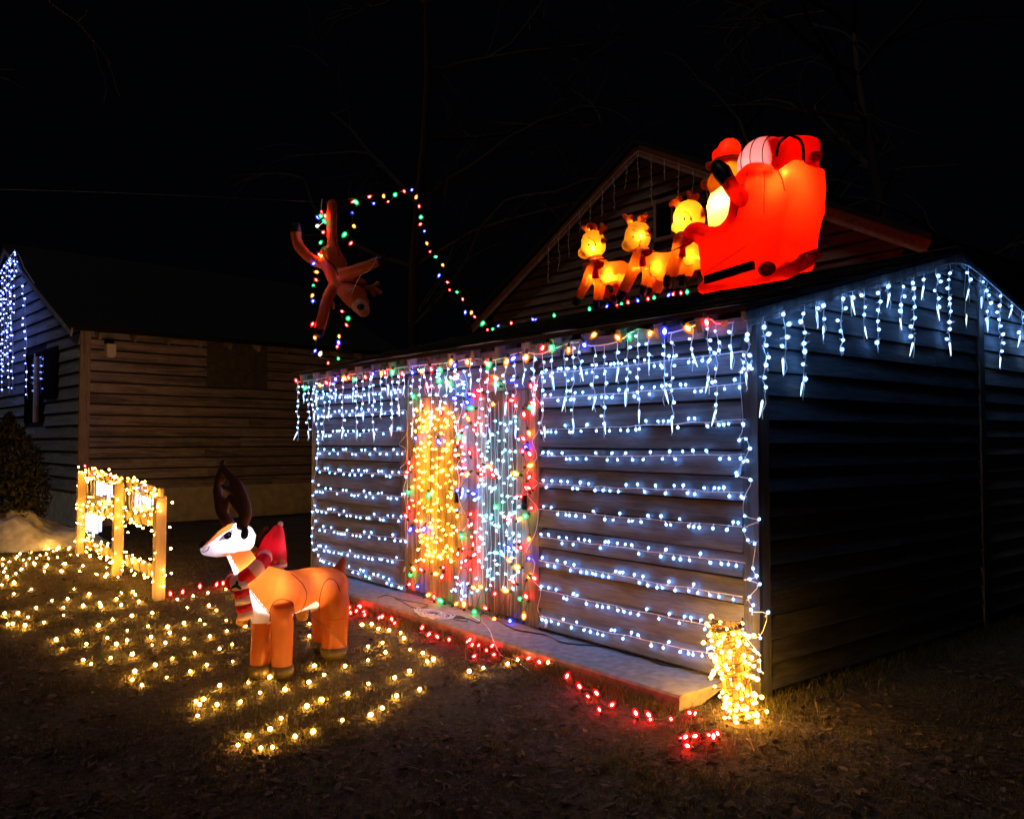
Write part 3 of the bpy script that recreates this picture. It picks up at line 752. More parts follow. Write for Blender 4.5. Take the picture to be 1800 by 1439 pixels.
for xr in ((722, 0), (810, 1), (932, 2)):
    sel = sorted([q for q in door_c if abs(q[0]-xr[0]) < 22], key=lambda q: q[1])
    cord(mc, [fp(q[0], q[1], .075) for q in sel], .003, 'greencord', 3)
sel = [q for q in door_c if q[1] > 1025 or (q[1] > 1000 and q[0] < 760)]
cord(mc, [V((p.x, p.y, max(p.z, .012))) for p in [fp(q[0], q[1], .08) for q in sorted(sel)]], .003, 'greencord', 3)

eave = [(75,490,'r'),(155,540,'g'),(235,520,'o'),(280,505,'r'),(350,480,'b'),(395,475,'o'),(430,470,'r'),(485,480,'g'),(550,465,'r'),(605,445,'b'),(665,435,'o'),(690,430,'r'),(745,425,'g'),(815,440,'r'),(875,435,'b'),(930,425,'o'),(1005,405,'r'),(1060,410,'g'),(1150,355,'o'),(1180,380,'b'),(1255,355,'o'),(1375,365,'r'),(1415,370,'g'),(1535,345,'o'),(1595,335,'b'),(1665,315,'o')]
eave = [(500+x/3.913, 540+y/3.913, c) for x, y, c in eave]
eave += [(900+x/3.913, 540+y/3.913, c) for x, y, c in [(220,255,'r'),(270,255,'g'),(390,270,'o'),(490,240,'b'),(580,170,'o'),(710,190,'o'),(800,175,'g'),(960,155,'o'),(1050,130,'b'),(1185,120,'o'),(1330,70,'r')]]
ev = thing('string_lights', P(LEN/2, -.22, 2.4), 'multicoloured bulbs in a line along the shed eave, above the white icicles', 'string lights')
for x, y, c in eave: bulb(ev, 'c_'+c, fp(x, y, OV+.02), .5, flip=False)
cord(ev, [fp(x, y-2, OV+.02) for x, y, c in eave], .003, 'greencord', 3)

RP = C0+D2*RIDGE
def rpt(px, py, out=.02): return onp(px, py, RP-D2*out, D2)
ridge = [(874,577,'b'),(500+1565/3.913,587,'r'),(938,577,'b'),(900+150/3.913,576,'b'),(975,568,'g'),(1037,557,'g'),(1065,553,'b'),(1088,549,'r')]
ridge += [(980+x/3.6, 220+y/3.6, c) for x, y, c in [(405,1168,'g'),(450,1145,'r'),(515,1145,'b'),(575,1120,'r'),(610,1125,'g'),(695,1090,'b'),(725,1085,'r'),(785,1090,'r'),(822,1082,'g')]]
rg = thing('string_lights', P(4, RIDGE, ZR), 'multicoloured bulbs along the shed ridge at the reindeers\' feet', 'string lights')
for x, y, c in ridge:
    p = rpt(x, y, .06); p.z = max(p.z, ZR+.012)
    bulb(rg, 'c_'+c, p, .6, flip=True, s=.9)
cord(rg, [V((q.x, q.y, max(q.z, ZR+.008))) for q in [rpt(x, y, .06) for x, y, c in ridge]], .003, 'whitecord', 3)

# overhead wire from the house gable, and the string that hangs from it
WA = HA-UP*.1-D2*.45; WB = at(725, 331, 12.4); WC = at(590, 354, 11.4); WD = at(560, 355, 11.2); WE = at(150, 337, 9.2); WF = at(-500, 322, 7.0)
wire = thing('overhead_wire', WB, 'thin dark wire running overhead from the house gable to the left', 'wire')
cord(wire, [WA, lerp(WA, WB, .5)-UP*.12, WB, WC, WD, WE, WF], .0035, 'blackcord', 8, 5)
def hs_(l): return [(480+x/4.36, 310+y/4.36, c) for x, y, c in l]
right = hs_([(1070,95,'b'),(1090,175,'o'),(1120,245,'r'),(1145,305,'g'),(1140,360,'r'),(1155,425,'b'),(1175,505,'o'),(1200,570,'r'),(1260,615,'g'),(1295,670,'o'),(1280,745,'b'),(1325,810,'r'),(1350,865,'r'),(1420,890,'g'),(1455,950,'r'),(1475,1025,'b'),(1525,1030,'o'),(1555,1085,'r'),(1620,1110,'g'),(1645,1165,'r')])
topl = hs_([(1000,105,'r'),(930,150,'g'),(890,190,'r'),(850,165,'o'),(770,210,'b'),(725,165,'r'),(625,190,'r'),(650,215,'g'),(605,285,'b'),(610,370,'o'),(560,430,'g'),(610,500,'r'),(550,630,'b'),(515,1030,'r'),(570,1095,'g'),(570,1150,'r'),(505,1210,'o'),(500,1255,'b'),(490,1315,'r'),(500,1400,'g')])
left = hs_([(375,265,'r'),(400,285,'r'),(330,300,'b'),(355,310,'g'),(380,330,'g'),(330,385,'w'),(375,435,'r'),(355,520,'g'),(345,585,'r'),(375,600,'o'),(325,660,'b'),(350,735,'o'),(320,785,'r'),(310,845,'g'),(310,900,'o'),(315,965,'b'),(310,1115,'r'),(325,1250,'o'),(330,1325,'b'),(355,1375,'w'),(425,1420,'r')])
hl = thing('string_lights', WB, 'multicoloured string swooping from the overhead wire down to the shed roof', 'string lights')
hl2 = thing('string_lights', WD, 'multicoloured strand hanging on the left side of the upside-down reindeer', 'string lights')
def strand(th, l, ya, yb, pw=1.0):
    pp = []
    for i, (x, y, c) in enumerate(l):
        t = i/(len(l)-1); p = at(x, y, lerp(ya, yb, t**pw)); pp.append(p)
        bulb(th, 'c_'+c, p, .9, s=random.choice((.85, 1.0, 1.25)) if c in 'gb' else random.uniform(.75, 1.05))
    cord(th, pp, .0035, 'greencord', 4)
strand(hl, right+[(867,577,'g')], 12.4, 12.2)
strand(hl, topl, 12.35, 11.0, .6)
strand(hl2, left, 11.0, 10.9)

ug = thing('icicle_lights', HPt(HALF, hz-.4, .34), 'unlit icicle lights hanging from the house gable behind the sleigh', 'icicle lights')
cord(ug, [HPt(x_, zz, .34) for x_, zz, l in UNLIT], .006, 'whitecord', 1)
for x_, zz, l in UNLIT:
    cord(ug, wob([HPt(x_, zz-l*t/5, .34) for t in range(6)], .012), .005, 'whitecord', 1)
    for t in range(int(l/.14)):
        mb = MB(); q = HPt(x_+random.gauss(0,.015), zz-.08-t*.14, .35); mb.tube([q, q-UP*.035], [.012,.006], 5); mb.build('bulb', M['whitepl'], ug)
# ---- lawn net lights (transcribed)
L = []
L += [(x/2.903, 980+y/2.903) for x, y in [(80,80),(235,45),(330,35),(320,65),(410,62),(430,40),(545,45),(495,80),(545,88),(600,95),(70,125),(155,158),(65,180),(380,160),(450,185),(265,215),(350,208),(85,268),(180,243),(18,275),(145,290),(330,290),(45,325),(60,335),(232,318),(135,345),(285,412),(388,378),(497,350),(578,320),(680,295),(782,280),(960,248),(1060,237),(1110,265),(320,465),(447,435),(540,405),(652,365),(750,342),(845,342),(933,330),(1020,310),(1045,338),(1158,312),(1243,292),(430,510),(468,530),(565,500),(600,438),(652,415),(770,400),(780,435),(850,425),(865,382),(945,408),(1070,392),(1155,372),(1248,348),(670,483),(690,573),(677,605),(727,625),(800,535),(880,497),(995,475),(845,590),(963,565),(1060,535),(1120,462),(1185,435),(1190,515),(1378,463),(1573,328),(1573,400),(992,724),(1030,703),(1025,745),(1005,793),(1115,655),(1115,750),(1235,727),(1325,688),(1275,628),(1375,610),(1465,658),(1567,632),(1605,550),(1655,590),(1760,550),(1218,942),(1250,898),(1335,955),(1395,960),(1370,858),(1440,810),(1565,758),(1655,715),(1765,685),(1510,912),(1605,870),(1740,818),(620,175),(590,200),(620,235),(685,165),(690,185),(703,215),(790,195),(515,220),(510,245),(320,245),(430,230),(900,200),(988,193),(1065,172),(1150,152),(1200,190),(-60,200),(-90,290),(-40,60)]]
L += [(560+x/2.8125, 980+y/2.8125) for x, y in [(222,312),(268,325),(288,345),(355,345),(403,370),(425,398),(312,415),(240,435),(335,465),(245,495),(450,452),(515,467),(565,487),(535,510),(455,548),(370,590),(245,620),(390,668),(510,632),(325,725),(245,760),(740,568),(815,540),(935,515),(985,503),(1100,510),(1140,525),(1235,548)]]
L += [(x/4.233, 760+y/4.233) for x, y in [(370,855),(440,850),(395,880),(345,905),(515,850),(225,930),(190,970),(345,990),(335,1030),(475,970),(460,1020),(575,905),(625,990),(720,1045),(795,1055),(105,1115),(10,1130),(40,1010),(60,1070),(425,870),(415,855),(520,840),(140,900),(20,980)]]
rl_ = random.Random(21)
L += [(lerp(-60, 135, t)+rl_.gauss(0,6), lerp(1012, 952, t)+rl_.uniform(-14,16)) for t in [k/33 for k in range(34)]]
nets = [('net_lights', 'warm net lights on the lawn around the feet of the striped-scarf reindeer', lambda p: p.y < 7.4 and p.x > -2.9),
        ('net_lights', 'warm net lights on the lawn at the left frame edge, by the snow heap', lambda p: p.x < -4.6),
        ('net_lights', 'warm net lights on the lawn between the wooden frame and the reindeer', lambda p: True)]
LP3 = [(p := atz(x, y, GZ+.035), V((p.x, p.y, gh(p.x, p.y)+.020)))[1] for x, y in L]
nt_objs = [thing(n, (0, 0, 0), lab, 'net lights', 'warm net lights spread on the lawn') for n, lab, f in nets]
own = [[] for _ in nets]
for p in LP3:
    for i, (n, lab, f) in enumerate(nets):
        if f(p): own[i].append(p); break
for o, ps in zip(nt_objs, own):
    c = sum(ps, V())/len(ps); o.location = (c.x, c.y, GZ)
    mb = MB(); done = set()
    for i, p in enumerate(ps):
        bulb(o, 'warm_mini_bulb', p, .9, flip=True, s=random.uniform(.6, 1.2))
        nb = sorted(range(len(ps)), key=lambda j: (ps[j]-p).length)[1:4]
        if i: nb = nb+[min(range(i), key=lambda j: (ps[j]-p).length)]
        for j in nb:
            k = (min(i,j), max(i,j))
            if k in done or ((ps[j]-p).length > 1.0 and j != nb[-1]): continue
            done.add(k); q = ps[j]; mid_ = lerp(p, q, .5)+V((random.gauss(0,.03), random.gauss(0,.03), 0)); mid_.z = gh(mid_.x, mid_.y)+.012
            mb.tube([p-UP*.012, mid_, q-UP*.012], .002, 3)
    mb.build('cord', M['greencord'], o)
R_ = [(560+x/2.8125, 980+y/2.8125) for x, y in [(145,255),(180,265),(205,250),(160,275),(225,285),(190,240),(310,300),(365,315),(505,360),(535,385),(595,400),(645,410),(738,410),(755,440),(850,450),(865,485),(1025,505),(1100,530),(1220,605),(1300,655),(1385,685),(1440,735),(1575,790),(1645,798)]]
R_ += [(1160+x/2.8125, 1060+y/2.8125) for x, y in [(155,545),(110,672),(158,660),(150,710),(265,678),(290,655)]]
rs = thing('string_lights', atz(900, 1160, GZ), 'red string lights on the ground along the front edge of the concrete', 'string lights')
pp = []
for x, y in R_:
    p = atz(x, y, GZ+.03); d = (p-C0).dot(D2)
    if d > -SW-.03 and 0 < (p-C0).dot(D1): p -= D2*(d+SW+.035)
    p.z = gh(p.x, p.y)+.028; pp.append(p); bulb(rs, 'c_s', p, .6, flip=True, s=.8)
for p in list(pp):
    for k in range(random.choice((0, 1, 1))):
        e_ = p+V((random.gauss(0,.07), random.gauss(0,.05), 0))
        if (e_-C0).dot(D2) > -SW-.03: continue
        e_.z = gh(e_.x, e_.y)+.018; bulb(rs, 'c_s', e_, .8, flip=True, s=random.uniform(.5,.75))
cord(rs, [p-UP*.015 for p in pp], .0028, 'greencord', 3)
rl = thing('string_lights', atz(350, 1030, GZ), 'short run of red bulbs on the grass behind the striped-scarf reindeer', 'string lights')
pp = []
for x, y in [(300,1046),(320,1043),(351,1034),(379,1030),(392,1028)]:
    p = atz(x, y, GZ+.03); p.z = gh(p.x, p.y)+.028; pp.append(p); bulb(rl, 'c_s', p, .5, flip=True, s=.95)
cord(rl, [p-UP*.015 for p in pp], .003, 'greencord', 3)

# ---- blue-white drops on the barn gable
bl = thing('icicle_lights', ap-E2*.33, 'blue-white icicle lights hanging from the barn gable at the left edge', 'icicle lights')
def bp_(px, py): return onp(px, py, BC-E2*.34, E2)
rakeL = [(-40,520),(0,478),(26,440),(42,470),(60,498)]
cord(bl, [bp_(x, y) for x, y in rakeL], .008, 'whitecord', 2)
for x, a, b in [(-24,505,640),(-14,492,690),(-6,484,600),(1,478,690),(5,472,660),(9,466,640),(13,460,690),(17,454,600),(20,450,690),(25,441,560),(28,443,480),(39,500,550),(43,555,700)]:
    A = bp_(x, a); B = bp_(x+(6 if x > 35 else 2), b); Ln = (A-B).length; d = .05
    cord(bl, wob([lerp(A, B, t/6) for t in range(7)], .015), .005, 'whitecord', 2)
    while d < Ln:
        bulb(bl, 'blue_white_led_bulb', lerp(A, B, d/Ln)+E1*random.gauss(0,.03)-E2*random.uniform(0,.03), 1, s=random.uniform(.55,1.15)); d += random.uniform(.10,.22)

# ================================================================== WOODEN LIT FRAME ON THE LAWN
FA = atz(285, 1049, GZ); FM = atz(212, 1008, GZ); FB = atz(146, 972, GZ)
FA.z = FM.z = FB.z = GZ
fd = (FB-FA).normalized(); FM = FA+fd*(FM-FA).dot(fd); fn = V((-fd.y, fd.x, 0)); 
if fn.y > 0: fn = -fn
fence = thing('wooden_frame', FA, 'pale wooden post and rail frame on the lawn wound with warm lights', 'wooden frame')
tops = [at(285, 857, FA.y).z, at(212, 836, FM.y).z, at(146, 819, FB.y).z]
for p, zt in zip((FA, FM, FB), tops):
    zt = max(zt, 1.05)
    for k, dd in ((1, .10), (-1, -.085)):
        mb = MB(); mb.box(p+fd*dd+fn*(0 if k > 0 else .06)+UP*((zt+GZ)/2+.0), (.07 if k > 0 else .125), .10, zt-GZ, fd); mb.build('post', M['fence_v'], fence)
zr = [(tops[0]-.09, tops[2]-.09), (onp(285, 918, FA, fn).z, onp(150, 893, FA, fn).z), (onp(285, 1012, FA, fn).z, onp(150, 955, FA, fn).z)]
rail_pts = []
for (za, zb), hh in zip(zr, (.14, .13, .13)):
    a = V((FA.x, FA.y, za)); b = V((FB.x, FB.y, zb))
    for u, v in ((0, .5), (.5, 1)):
        m_ = (FM-FA).length/(FB-FA).length
        A = lerp(a, b, 0 if u == 0 else m_); B = lerp(a, b, m_ if u == 0 else 1)
        A = A+fd*.2-fn*.03; B = B-fd*.2-fn*.03
        mb = MB(); mb.bar(A, B, .04, hh); mb.build('rail', M['fence'], fence); rail_pts.append((A, B))
fl = thing('string_lights', FM+UP*.8, 'warm string lights wound round the wooden frame on the lawn', 'string lights')
for idx, (A, B) in enumerate(rail_pts):
    Ln = (B-A).length; pts = []; k = 0; top = idx < 2
    n = int(Ln/.10)
    for i in range(n+1):
        a = i*1.9; c = lerp(A, B, i/n)+fn*(.045*cos(a)+.02)+UP*(.095*sin(a)); pts.append(c)
        for r in range(2):
            bulb(fl, 'fence_bulb', c+fn*.015+V((random.gauss(0,.02), random.gauss(0,.02), random.gauss(0,.03))), 1.2, s=random.uniform(.75,1.1))
    cord(fl, pts, .003, 'greencord', 2)
for p, zt in zip((FA, FM, FB), tops):
    pts = []; n = 13
    for i in range(n+1):
        a = i*2.1; c = V((p.x, p.y, lerp(GZ+.1, max(zt,1.05), i/n)))+fd*(.17*cos(a))+fn*(.10*sin(a)+.03); pts.append(c)
        bulb(fl, 'fence_bulb', c, 1.2, s=random.uniform(.75,1.1))
    cord(fl, pts, .003, 'greencord', 2)
    for i in range(8): bulb(fl, 'fence_bulb', V((p.x, p.y, random.uniform(GZ+.15, max(zt,1.05)-.05)))-fd*.20+fn*random.uniform(-.03,.16), 1.2, s=random.uniform(.6,1.0))
fm = thing('string_lights', FM+UP*1.1, 'red and multicoloured bulbs along the top rail of the wooden frame', 'string lights')
for i in range(16):
    t = i/15; c = lerp(rail_pts[0][0], rail_pts[1][1], t)+UP*(.06+random.gauss(0,.03))+fn*(.06)
    bulb(fm, 'm_'+random.choice('rrrboyr'), c, 1, s=1.2)
cord(fm, [lerp(rail_pts[0][0], rail_pts[1][1], t/8)+UP*.06+fn*.055 for t in range(9)], .003, 'greencord', 2)
# plastic sheets and hanging tubes inside the openings
m_ = (FM-FA).length/(FB-FA).length
def fpt(t, z): q = lerp(FA, FB, t); return V((q.x, q.y, z))
def rz(i, t): return lerp(zr[i][0], zr[i][1], t)
ops = [('upper right', .04, m_-.03, 0, 1), ('upper left', m_+.035, .97, 0, 1), ('lower left', m_+.035, .97, 1, 2)]
for nme, t0, t1, i0, i1 in ops:
    a, b = fpt(t0, rz(i0, t0)-.07), fpt(t1, rz(i0, t1)-.07); c, d = fpt(t1, rz(i1, t1)+.07), fpt(t0, rz(i1, t0)+.07)
    if nme != 'lower left':
        mb = MB(); q = [a, b, c, d]; q = [p-fn*.06 for p in q]
        mb.add(q+[p-fn*.006 for p in q], [(0,1,2,3),(7,6,5,4),(0,4,5,1),(1,5,6,2),(2,6,7,3),(3,7,4,0)])
        sh = mb.build('plastic_sheet', M['sheet'], fence)
    mt = thing('tube_lights', (a+b)/2, 'cluster of white hanging tube lights in the %s opening of the wooden frame' % nme, 'tube lights')
    cnt = 9 if nme != 'lower left' else 5
    hp = []
    for k in range(cnt):
        t = lerp(t0, t1, (k+.5)/cnt) if nme != 'lower left' else lerp(lerp(t0,t1,.45), t1, (k+.5)/cnt)
        tp = fpt(t, rz(i0, t)-.06); hgt = (rz(i0, t)-rz(i1, t)-.16)
        ln = hgt*random.uniform(.45, .95); hp.append(tp)
        wide = random.random() < .42 or nme == 'lower left'
        mb = MB(); mb.tube([tp-UP*.01, tp-UP*ln], .019 if wide else .007, 8, rnd=False); mb.build('tube', E['meteor'] if wide or random.random() < .35 else M['whitepl'], mt)
        mb = MB(); mb.tube([tp+UP*.0, tp-UP*.01], .03 if wide else .012, 8); mb.build('cap', M['whitepl'], mt)
    cord(mt, [p+UP*.01 for p in hp], .004, 'whitecord', 0)

# ================================================================== INFLATABLES
def evaluated(mb, voxel, smooth=6):
    me = mb.mesh('tmp', M['black']); o = bpy.data.objects.new('tmp', me); col.objects.link(o)
    r = o.modifiers.new('r', 'REMESH'); r.mode = 'VOXEL'; r.voxel_size = voxel
    s = o.modifiers.new('s', 'SMOOTH'); s.iterations = smooth; s.factor = .5
    dg = bpy.context.evaluated_depsgraph_get(); ev_ = o.evaluated_get(dg)
    out = bpy.data.meshes.new_from_object(ev_); bpy.data.objects.remove(o); return out
def body(mb, voxel, mats, parent, name='body', pick=None, smooth=6):
    me = evaluated(mb, voxel, smooth); me.name = name; me.materials.clear()
    for m in mats: me.materials.append(m)
    me.update()
    nrm = [v.normal.copy() for v in me.vertices]
    for v, n_ in zip(me.vertices, nrm): v.co += n_*(.0045*mnoise.noise(v.co*16)+.006*mnoise.noise(v.co*6))
    off = wloc(parent)
    if pick:
        me.polygons.foreach_set('material_index', [pick(p.center, p.normal) for p in me.polygons])
    bv = BVHTree.FromPolygons([v.co.copy() for v in me.vertices], [tuple(p.vertices) for p in me.polygons])
    for v in me.vertices: v.co -= off
    me.polygons.foreach_set('use_smooth', [True]*len(me.polygons)); me.update()
    o = bpy.data.objects.new(name, me); col.objects.link(o); o.parent = parent
    return o, bv
def seam(bv, pts, parent, mat, r=.0035, lift=.001, n=40):
    sp_ = spline(pts, 8); out = []
    for p in sp_:
        q = bv.find_nearest(p)
        if q[0] is not None: out.append(q[0]+q[1]*lift)
    mb = MB(); mb.tube(out, r, 4); return mb.build('seam', mat, parent)
def seamr(bv, px, parent, mat, r=.0035, lift=.0015):
    """stitch line laid on the surface along a drawn path"""
    out = []
    for p in spline([V((x, y, 0)) for x, y in px], 8):
        d = ray(p.x, p.y).normalized(); h = bv.ray_cast(CO, d)
        if h[0] is not None: out.append(h[0]+h[1]*lift)
    if len(out) < 2: return None
    mb = MB(); mb.tube(out, r, 4); return mb.build('seam', mat, parent)
def lamp_in(name, p, e, c, parent, r=.04):
    d = bpy.data.lights.new(name, 'POINT'); d.energy = e; d.color = c; d.shadow_soft_size = r
    o = bpy.data.objects.new(name, d); col.objects.link(o); o.parent = parent; o.location = V(p)-wloc(parent)
    return o
FAB = {'orange': fabric('orange_nylon', (.47,.118,.017), .6), 'white': fabric('white_nylon', (.82,.80,.84), .55), 'brown': fabric('dark_brown_nylon', (.07,.028,.02), .3),
       'hoof': fabric('olive_brown_nylon', (.065,.045,.018), .2), 'red': fabric('red_nylon', (.70,.010,.03), .45), 'pink': fabric('pale_pink_nylon', (.92,.66,.72), .4),
       'navy': fabric('navy_nylon', (.01,.01,.035), .1), 'seam': plain('dark_thread', (.05,.015,.01), .8), 'yellow': fabric('ochre_nylon', (.50,.26,.05), .5),
       'green': fabric('holly_green_nylon', (.01,.04,.015), .3), 'rust': fabric('rust_plush', (.50,.10,.045), .2), 'tan': fabric('tan_plush', (.55,.20,.05), .3), 'muzzle': fabric('pale_rust_plush', (.62,.30,.24), .2)}

# ---- big reindeer with a striped scarf
DY = 5.93; HY = 6.50
def dp(x, y, Y=DY): return at(x, y, Y)
deer = thing('inflatable_reindeer', V((dp(520,1190).x, 6.2, GZ)), 'large orange inflatable reindeer with antlers and striped scarf, standing on the lawn', 'inflatable reindeer')
mb = MB()
mb.tube([dp(448,1022,5.93), dp(470,1036,5.95), dp(505,1042,6.06), dp(545,1033,6.28), dp(578,1030,6.48)], [.135,.165,.155,.155,.155], 20, rnd=True)      # trunk
mb.tube([dp(456,1026,5.93), dp(432,995,5.88), dp(414,965,5.85)], [.125,.088,.078], 18, rnd=True)      # neck
mb.tube([dp(461,1060,5.98), dp(459,1120,5.97), dp(457,1184,5.96)], [.072,.072,.074], 16)                # far foreleg
mb.tube([dp(497,1062,5.88), dp(496,1120,5.90), dp(495,1186,5.93)], [.080,.075,.076], 16)                # near foreleg
mb.tube([dp(566,1050,6.62), dp(566,1100,6.64), dp(569,1141,6.66)], [.10,.085,.075], 16)                 # far hind leg
mb.tube([dp(580,1030,6.42), dp(588,1062,6.42), dp(588,1105,6.44), dp(587,1150,6.46)], [.12,.118,.100,.090], 18)  # near hind leg
def proj(p):
    d = V(p)-CO; y = d.y*cos(PITCH)+d.z*sin(PITCH); z = -d.y*sin(PITCH)+d.z*cos(PITCH)
    return (CX+F*d.x/y, CY-F*z/y)
def inside(pt, poly):
    x, y = pt; r = False; n = len(poly)
    for i in range(n):
        (x0, y0), (x1, y1) = poly[i], poly[i-1]
        if (y0 > y) != (y1 > y) and x < (x1-x0)*(y-y0)/(y1-y0)+x0: r = not r
    return r
BIB = [(440,1036),(474,1078),(476,1096),(444,1096),(430,1060)]; THROAT = [(380,975),(405,975),(424,1012),(390,1016)]; BELLY = [(514,1086),(514,1080),(556,1056),(562,1062),(556,1072)]
def pick(c, n):
    q = proj(c)
    if inside(q, BIB) or inside(q, THROAT) or (inside(q, BELLY) and n.z < .1): return 1
    if n.z < -.75 and 5.95 < c.y < 6.35 and GZ+.5 < c.z: return 1
    return 0
deer_b, bv = body(mb, .011, [FAB['orange'], FAB['white']], deer, pick=pick, smooth=6)
for x, y, Y, r_ in ((457,1184,5.96,.079),(495,1186,5.93,.081),(569,1141,6.66,.078),(587,1152,6.46,.098)):
    p_ = dp(x, y, Y); mb = MB(); mb.tube([p_+UP*.075, p_+UP*.02, p_-UP*.012], [r_+.003, r_+.004, r_*.95], 24); mb.build('hoof', FAB['hoof'], deer, True)
seamr(bv, [(x, y) for x, y in [(474,1092),(476,1070),(484,1056),(498,1053),(512,1058),(517,1072),(514,1088)]], deer_b, FAB['seam'])
seamr(bv, [(x, y) for x, y in [(512,1008),(530,1024),(539,1044),(534,1064),(524,1080)]], deer_b, FAB['seam'], .0025)
seamr(bv, [(x, y) for x, y in [(442,1040),(455,1058),(474,1078)]], deer_b, FAB['seam'], .003)
seamr(bv, [(x, y) for x, y in [(562,1075),(562,1050),(568,1028),(578,1017),(590,1022),(598,1040)]], deer_b, FAB['seam'], .003)
seamr(bv, [(x, y) for x, y in [(575,1088),(590,1089),(606,1086)]], deer_b, FAB['seam'], .002)
# head
mb = MB(); HYD = 5.85
mb.tube([dp(423,946,HYD), dp(411,948,HYD), dp(396,954,HYD), dp(376,963,HYD), dp(364,965,HYD)], [.105,.118,.098,.066,.046], 20, rnd=True)
def hpick(c, n):
    q = c-dp(400,950,HYD)
    # tan blaze over the crown and the bridge of the nose
    up_ = dp(372,952,HYD); 
    t = (c.x-up_.x); line = up_.z + t*.62
    return 1 if (c.z > line-.002 and n.z > .25 and c.x < dp(424,0,HYD).x) else 0
head, hb = body(mb, .010, [FAB['white'], FAB['orange']], deer, 'head', hpick, 4)
mb = MB(); mb.ell(dp(357,957,HYD-.0), (.026,0,0), (0,.036,0), (0,0,.024)); mb.build('nose', FAB['navy'], head, True)
def patch(bv, pts, parent, mat, name, Y0, lift=.0015):
    """thin sewn-on patch following the surface"""
    vs = []; c = sum((V((x, y)) for x, y in pts), V((0, 0)))/len(pts)
    rings = [[(c.x+(x-c.x)*k, c.y+(y-c.y)*k) for x, y in pts] for k in (1, .66, .33)]
    def pr(x, y):
        d = ray(x, y).normalized(); h = bv.ray_cast(CO, d)
        if h[0] is None:
            h = bv.find_nearest(at(x, y, Y0))
        return h[0]-d*0+h[1]*lift
    for rg_ in rings: vs += [pr(x, y) for x, y in rg_]
    vs.append(pr(c.x, c.y)); n = len(pts); fs = []
    for k in range(2):
        for i in range(n): fs.append((k*n+i, k*n+(i+1) % n, (k+1)*n+(i+1) % n, (k+1)*n+i))
    for i in range(n): fs.append((2*n+i, 2*n+(i+1) % n, 3*n))
    m2 = MB(); m2.add(vs, fs); return m2.build(name, mat, parent)
def rg3(l): return [(330+x/3.345, 790+y/3.345) for x, y in l]
eye = patch(hb, rg3([(190,532),(205,512),(228,492),(255,480),(266,472),(262,495),(252,518),(235,526),(215,530)]), head, FAB['white'], 'eye', HYD, .001)
patch(hb, rg3([(215,520),(214,505),(222,492),(240,484),(256,486),(262,498),(256,515),(240,527),(225,528)]), head, FAB['navy'], 'iris', HYD, .003)
patch(hb, rg3([(236,502),(240,494),(247,495),(248,503),(242,507)]), head, FAB['white'], 'catchlight', HYD, .005)
seamr(hb, [(x, y) for x, y in rg3([(186,533),(205,510),(230,490),(268,470)])], head, FAB['navy'], .004)
seamr(hb, [(x, y) for x, y in rg3([(186,533),(215,532),(245,528)])], head, FAB['navy'], .002)
seamr(hb, [(x, y) for x, y in rg3([(82,598),(100,600),(118,590),(128,568)])], head, FAB['navy'], .003)
seamr(hb, [(x, y) for x, y in rg3([(100,538),(150,500),(210,455),(262,432),(285,430)])], head, FAB['seam'], .0025)
mb = MB(); mb.ell(dp(430,937,HYD-.10), (.026,0,-.012), (.0,.02,0), (.012,0,.042)); mb.build('ear', FAB['navy'], head, True)
# antlers
def antler(l, r, Y):
    mb = MB()
    for pts_, rr in zip(l, r):
        q = spline([dp(330+x/3.345, 790+y/3.345, Y) for x, y in pts_], 4); n = len(q)
        mb.tube(q, [lerp(rr[0], rr[1], i/(n-1)) for i in range(n)], 10, rnd=True)
    o, _ = body(mb, .010, [FAB['brown']], deer, 'antler', None, 4)
antler([[(320,440),(345,370),(330,290),(290,200),(230,140),(205,100)], [(335,310),(260,235),(215,215)], [(340,380),(290,330),(262,290)]], [(.046,.026),(.034,.018),(.036,.020)], HYD-.06)
antler([[(235,425),(200,360),(180,270),(180,190),(195,130),(208,75)], [(185,300),(160,240)], [(205,370),(235,310),(255,270)], [(188,200),(215,165)]], [(.048,.024),(.028,.022),(.036,.022),(.024,.016)], HYD+.07)
# tail, scarf
mb = MB(); mb.tube(spline([dp(590,1006,6.5), dp(598,997,6.52), dp(606,978,6.54)], 4), [.055,.052,.05,.046,.042,.036,.028,.02,.006], 12); mb.build('tail', FAB['orange'], deer, True)
sc_o = thing('scarf', dp(435,1010,DY), None, None); sc_o.parent = deer; sc_o.location = V(sc_o.location)-V(deer.location)
lamp_in('collar_lamp', dp(436,1002,5.88), 5, (1,.8,.85), deer, .02)
nc = dp(437,1001,5.89); axis = (dp(432,985,5.87)-dp(446,1018,5.92)).normalized()
ux = (V((1,0,0))-axis*axis.x).normalized(); uy = axis.cross(ux)
tilt = (ux*.0)
for k in range(12):
    a0 = tau*k/12; a1 = tau*(k+1)/12; pts = []
    for j in range(5):
        a = lerp(a0, a1, j/4); pts.append(nc+(ux*cos(a)*.135+uy*sin(a)*.125)+axis*(.045*cos(a)))
    mb = MB(); mb.tube(pts, .052, 12, cap=False); mb.build('stripe', FAB['red'] if k % 2 else FAB['pink'], sc_o, True)
for k in range(5):
    y0, y1 = 1022+k*13, 1022+(k+1)*13
    mb = MB(); mb.tube([dp(421+k*2.5, y0, 5.74), dp(423+k*2.5, y1, 5.74)], [.052,.054], 12); mb.build('stripe', FAB['red'] if k % 2 else FAB['pink'], sc_o, True)
for dx, dy, an in ((-7,0,.5),(5,2,-.6),(0,-6,1.4)):
    mb = MB(); q = dp(416+dx*.6, 1030+dy*.6, 5.665); mb.ell(q, (.026*cos(an),0,.026*sin(an)), (0,.008,0), (-.011*sin(an),0,.011*cos(an)), 10, 6); mb.build('holly_leaf', FAB['green'], sc_o)
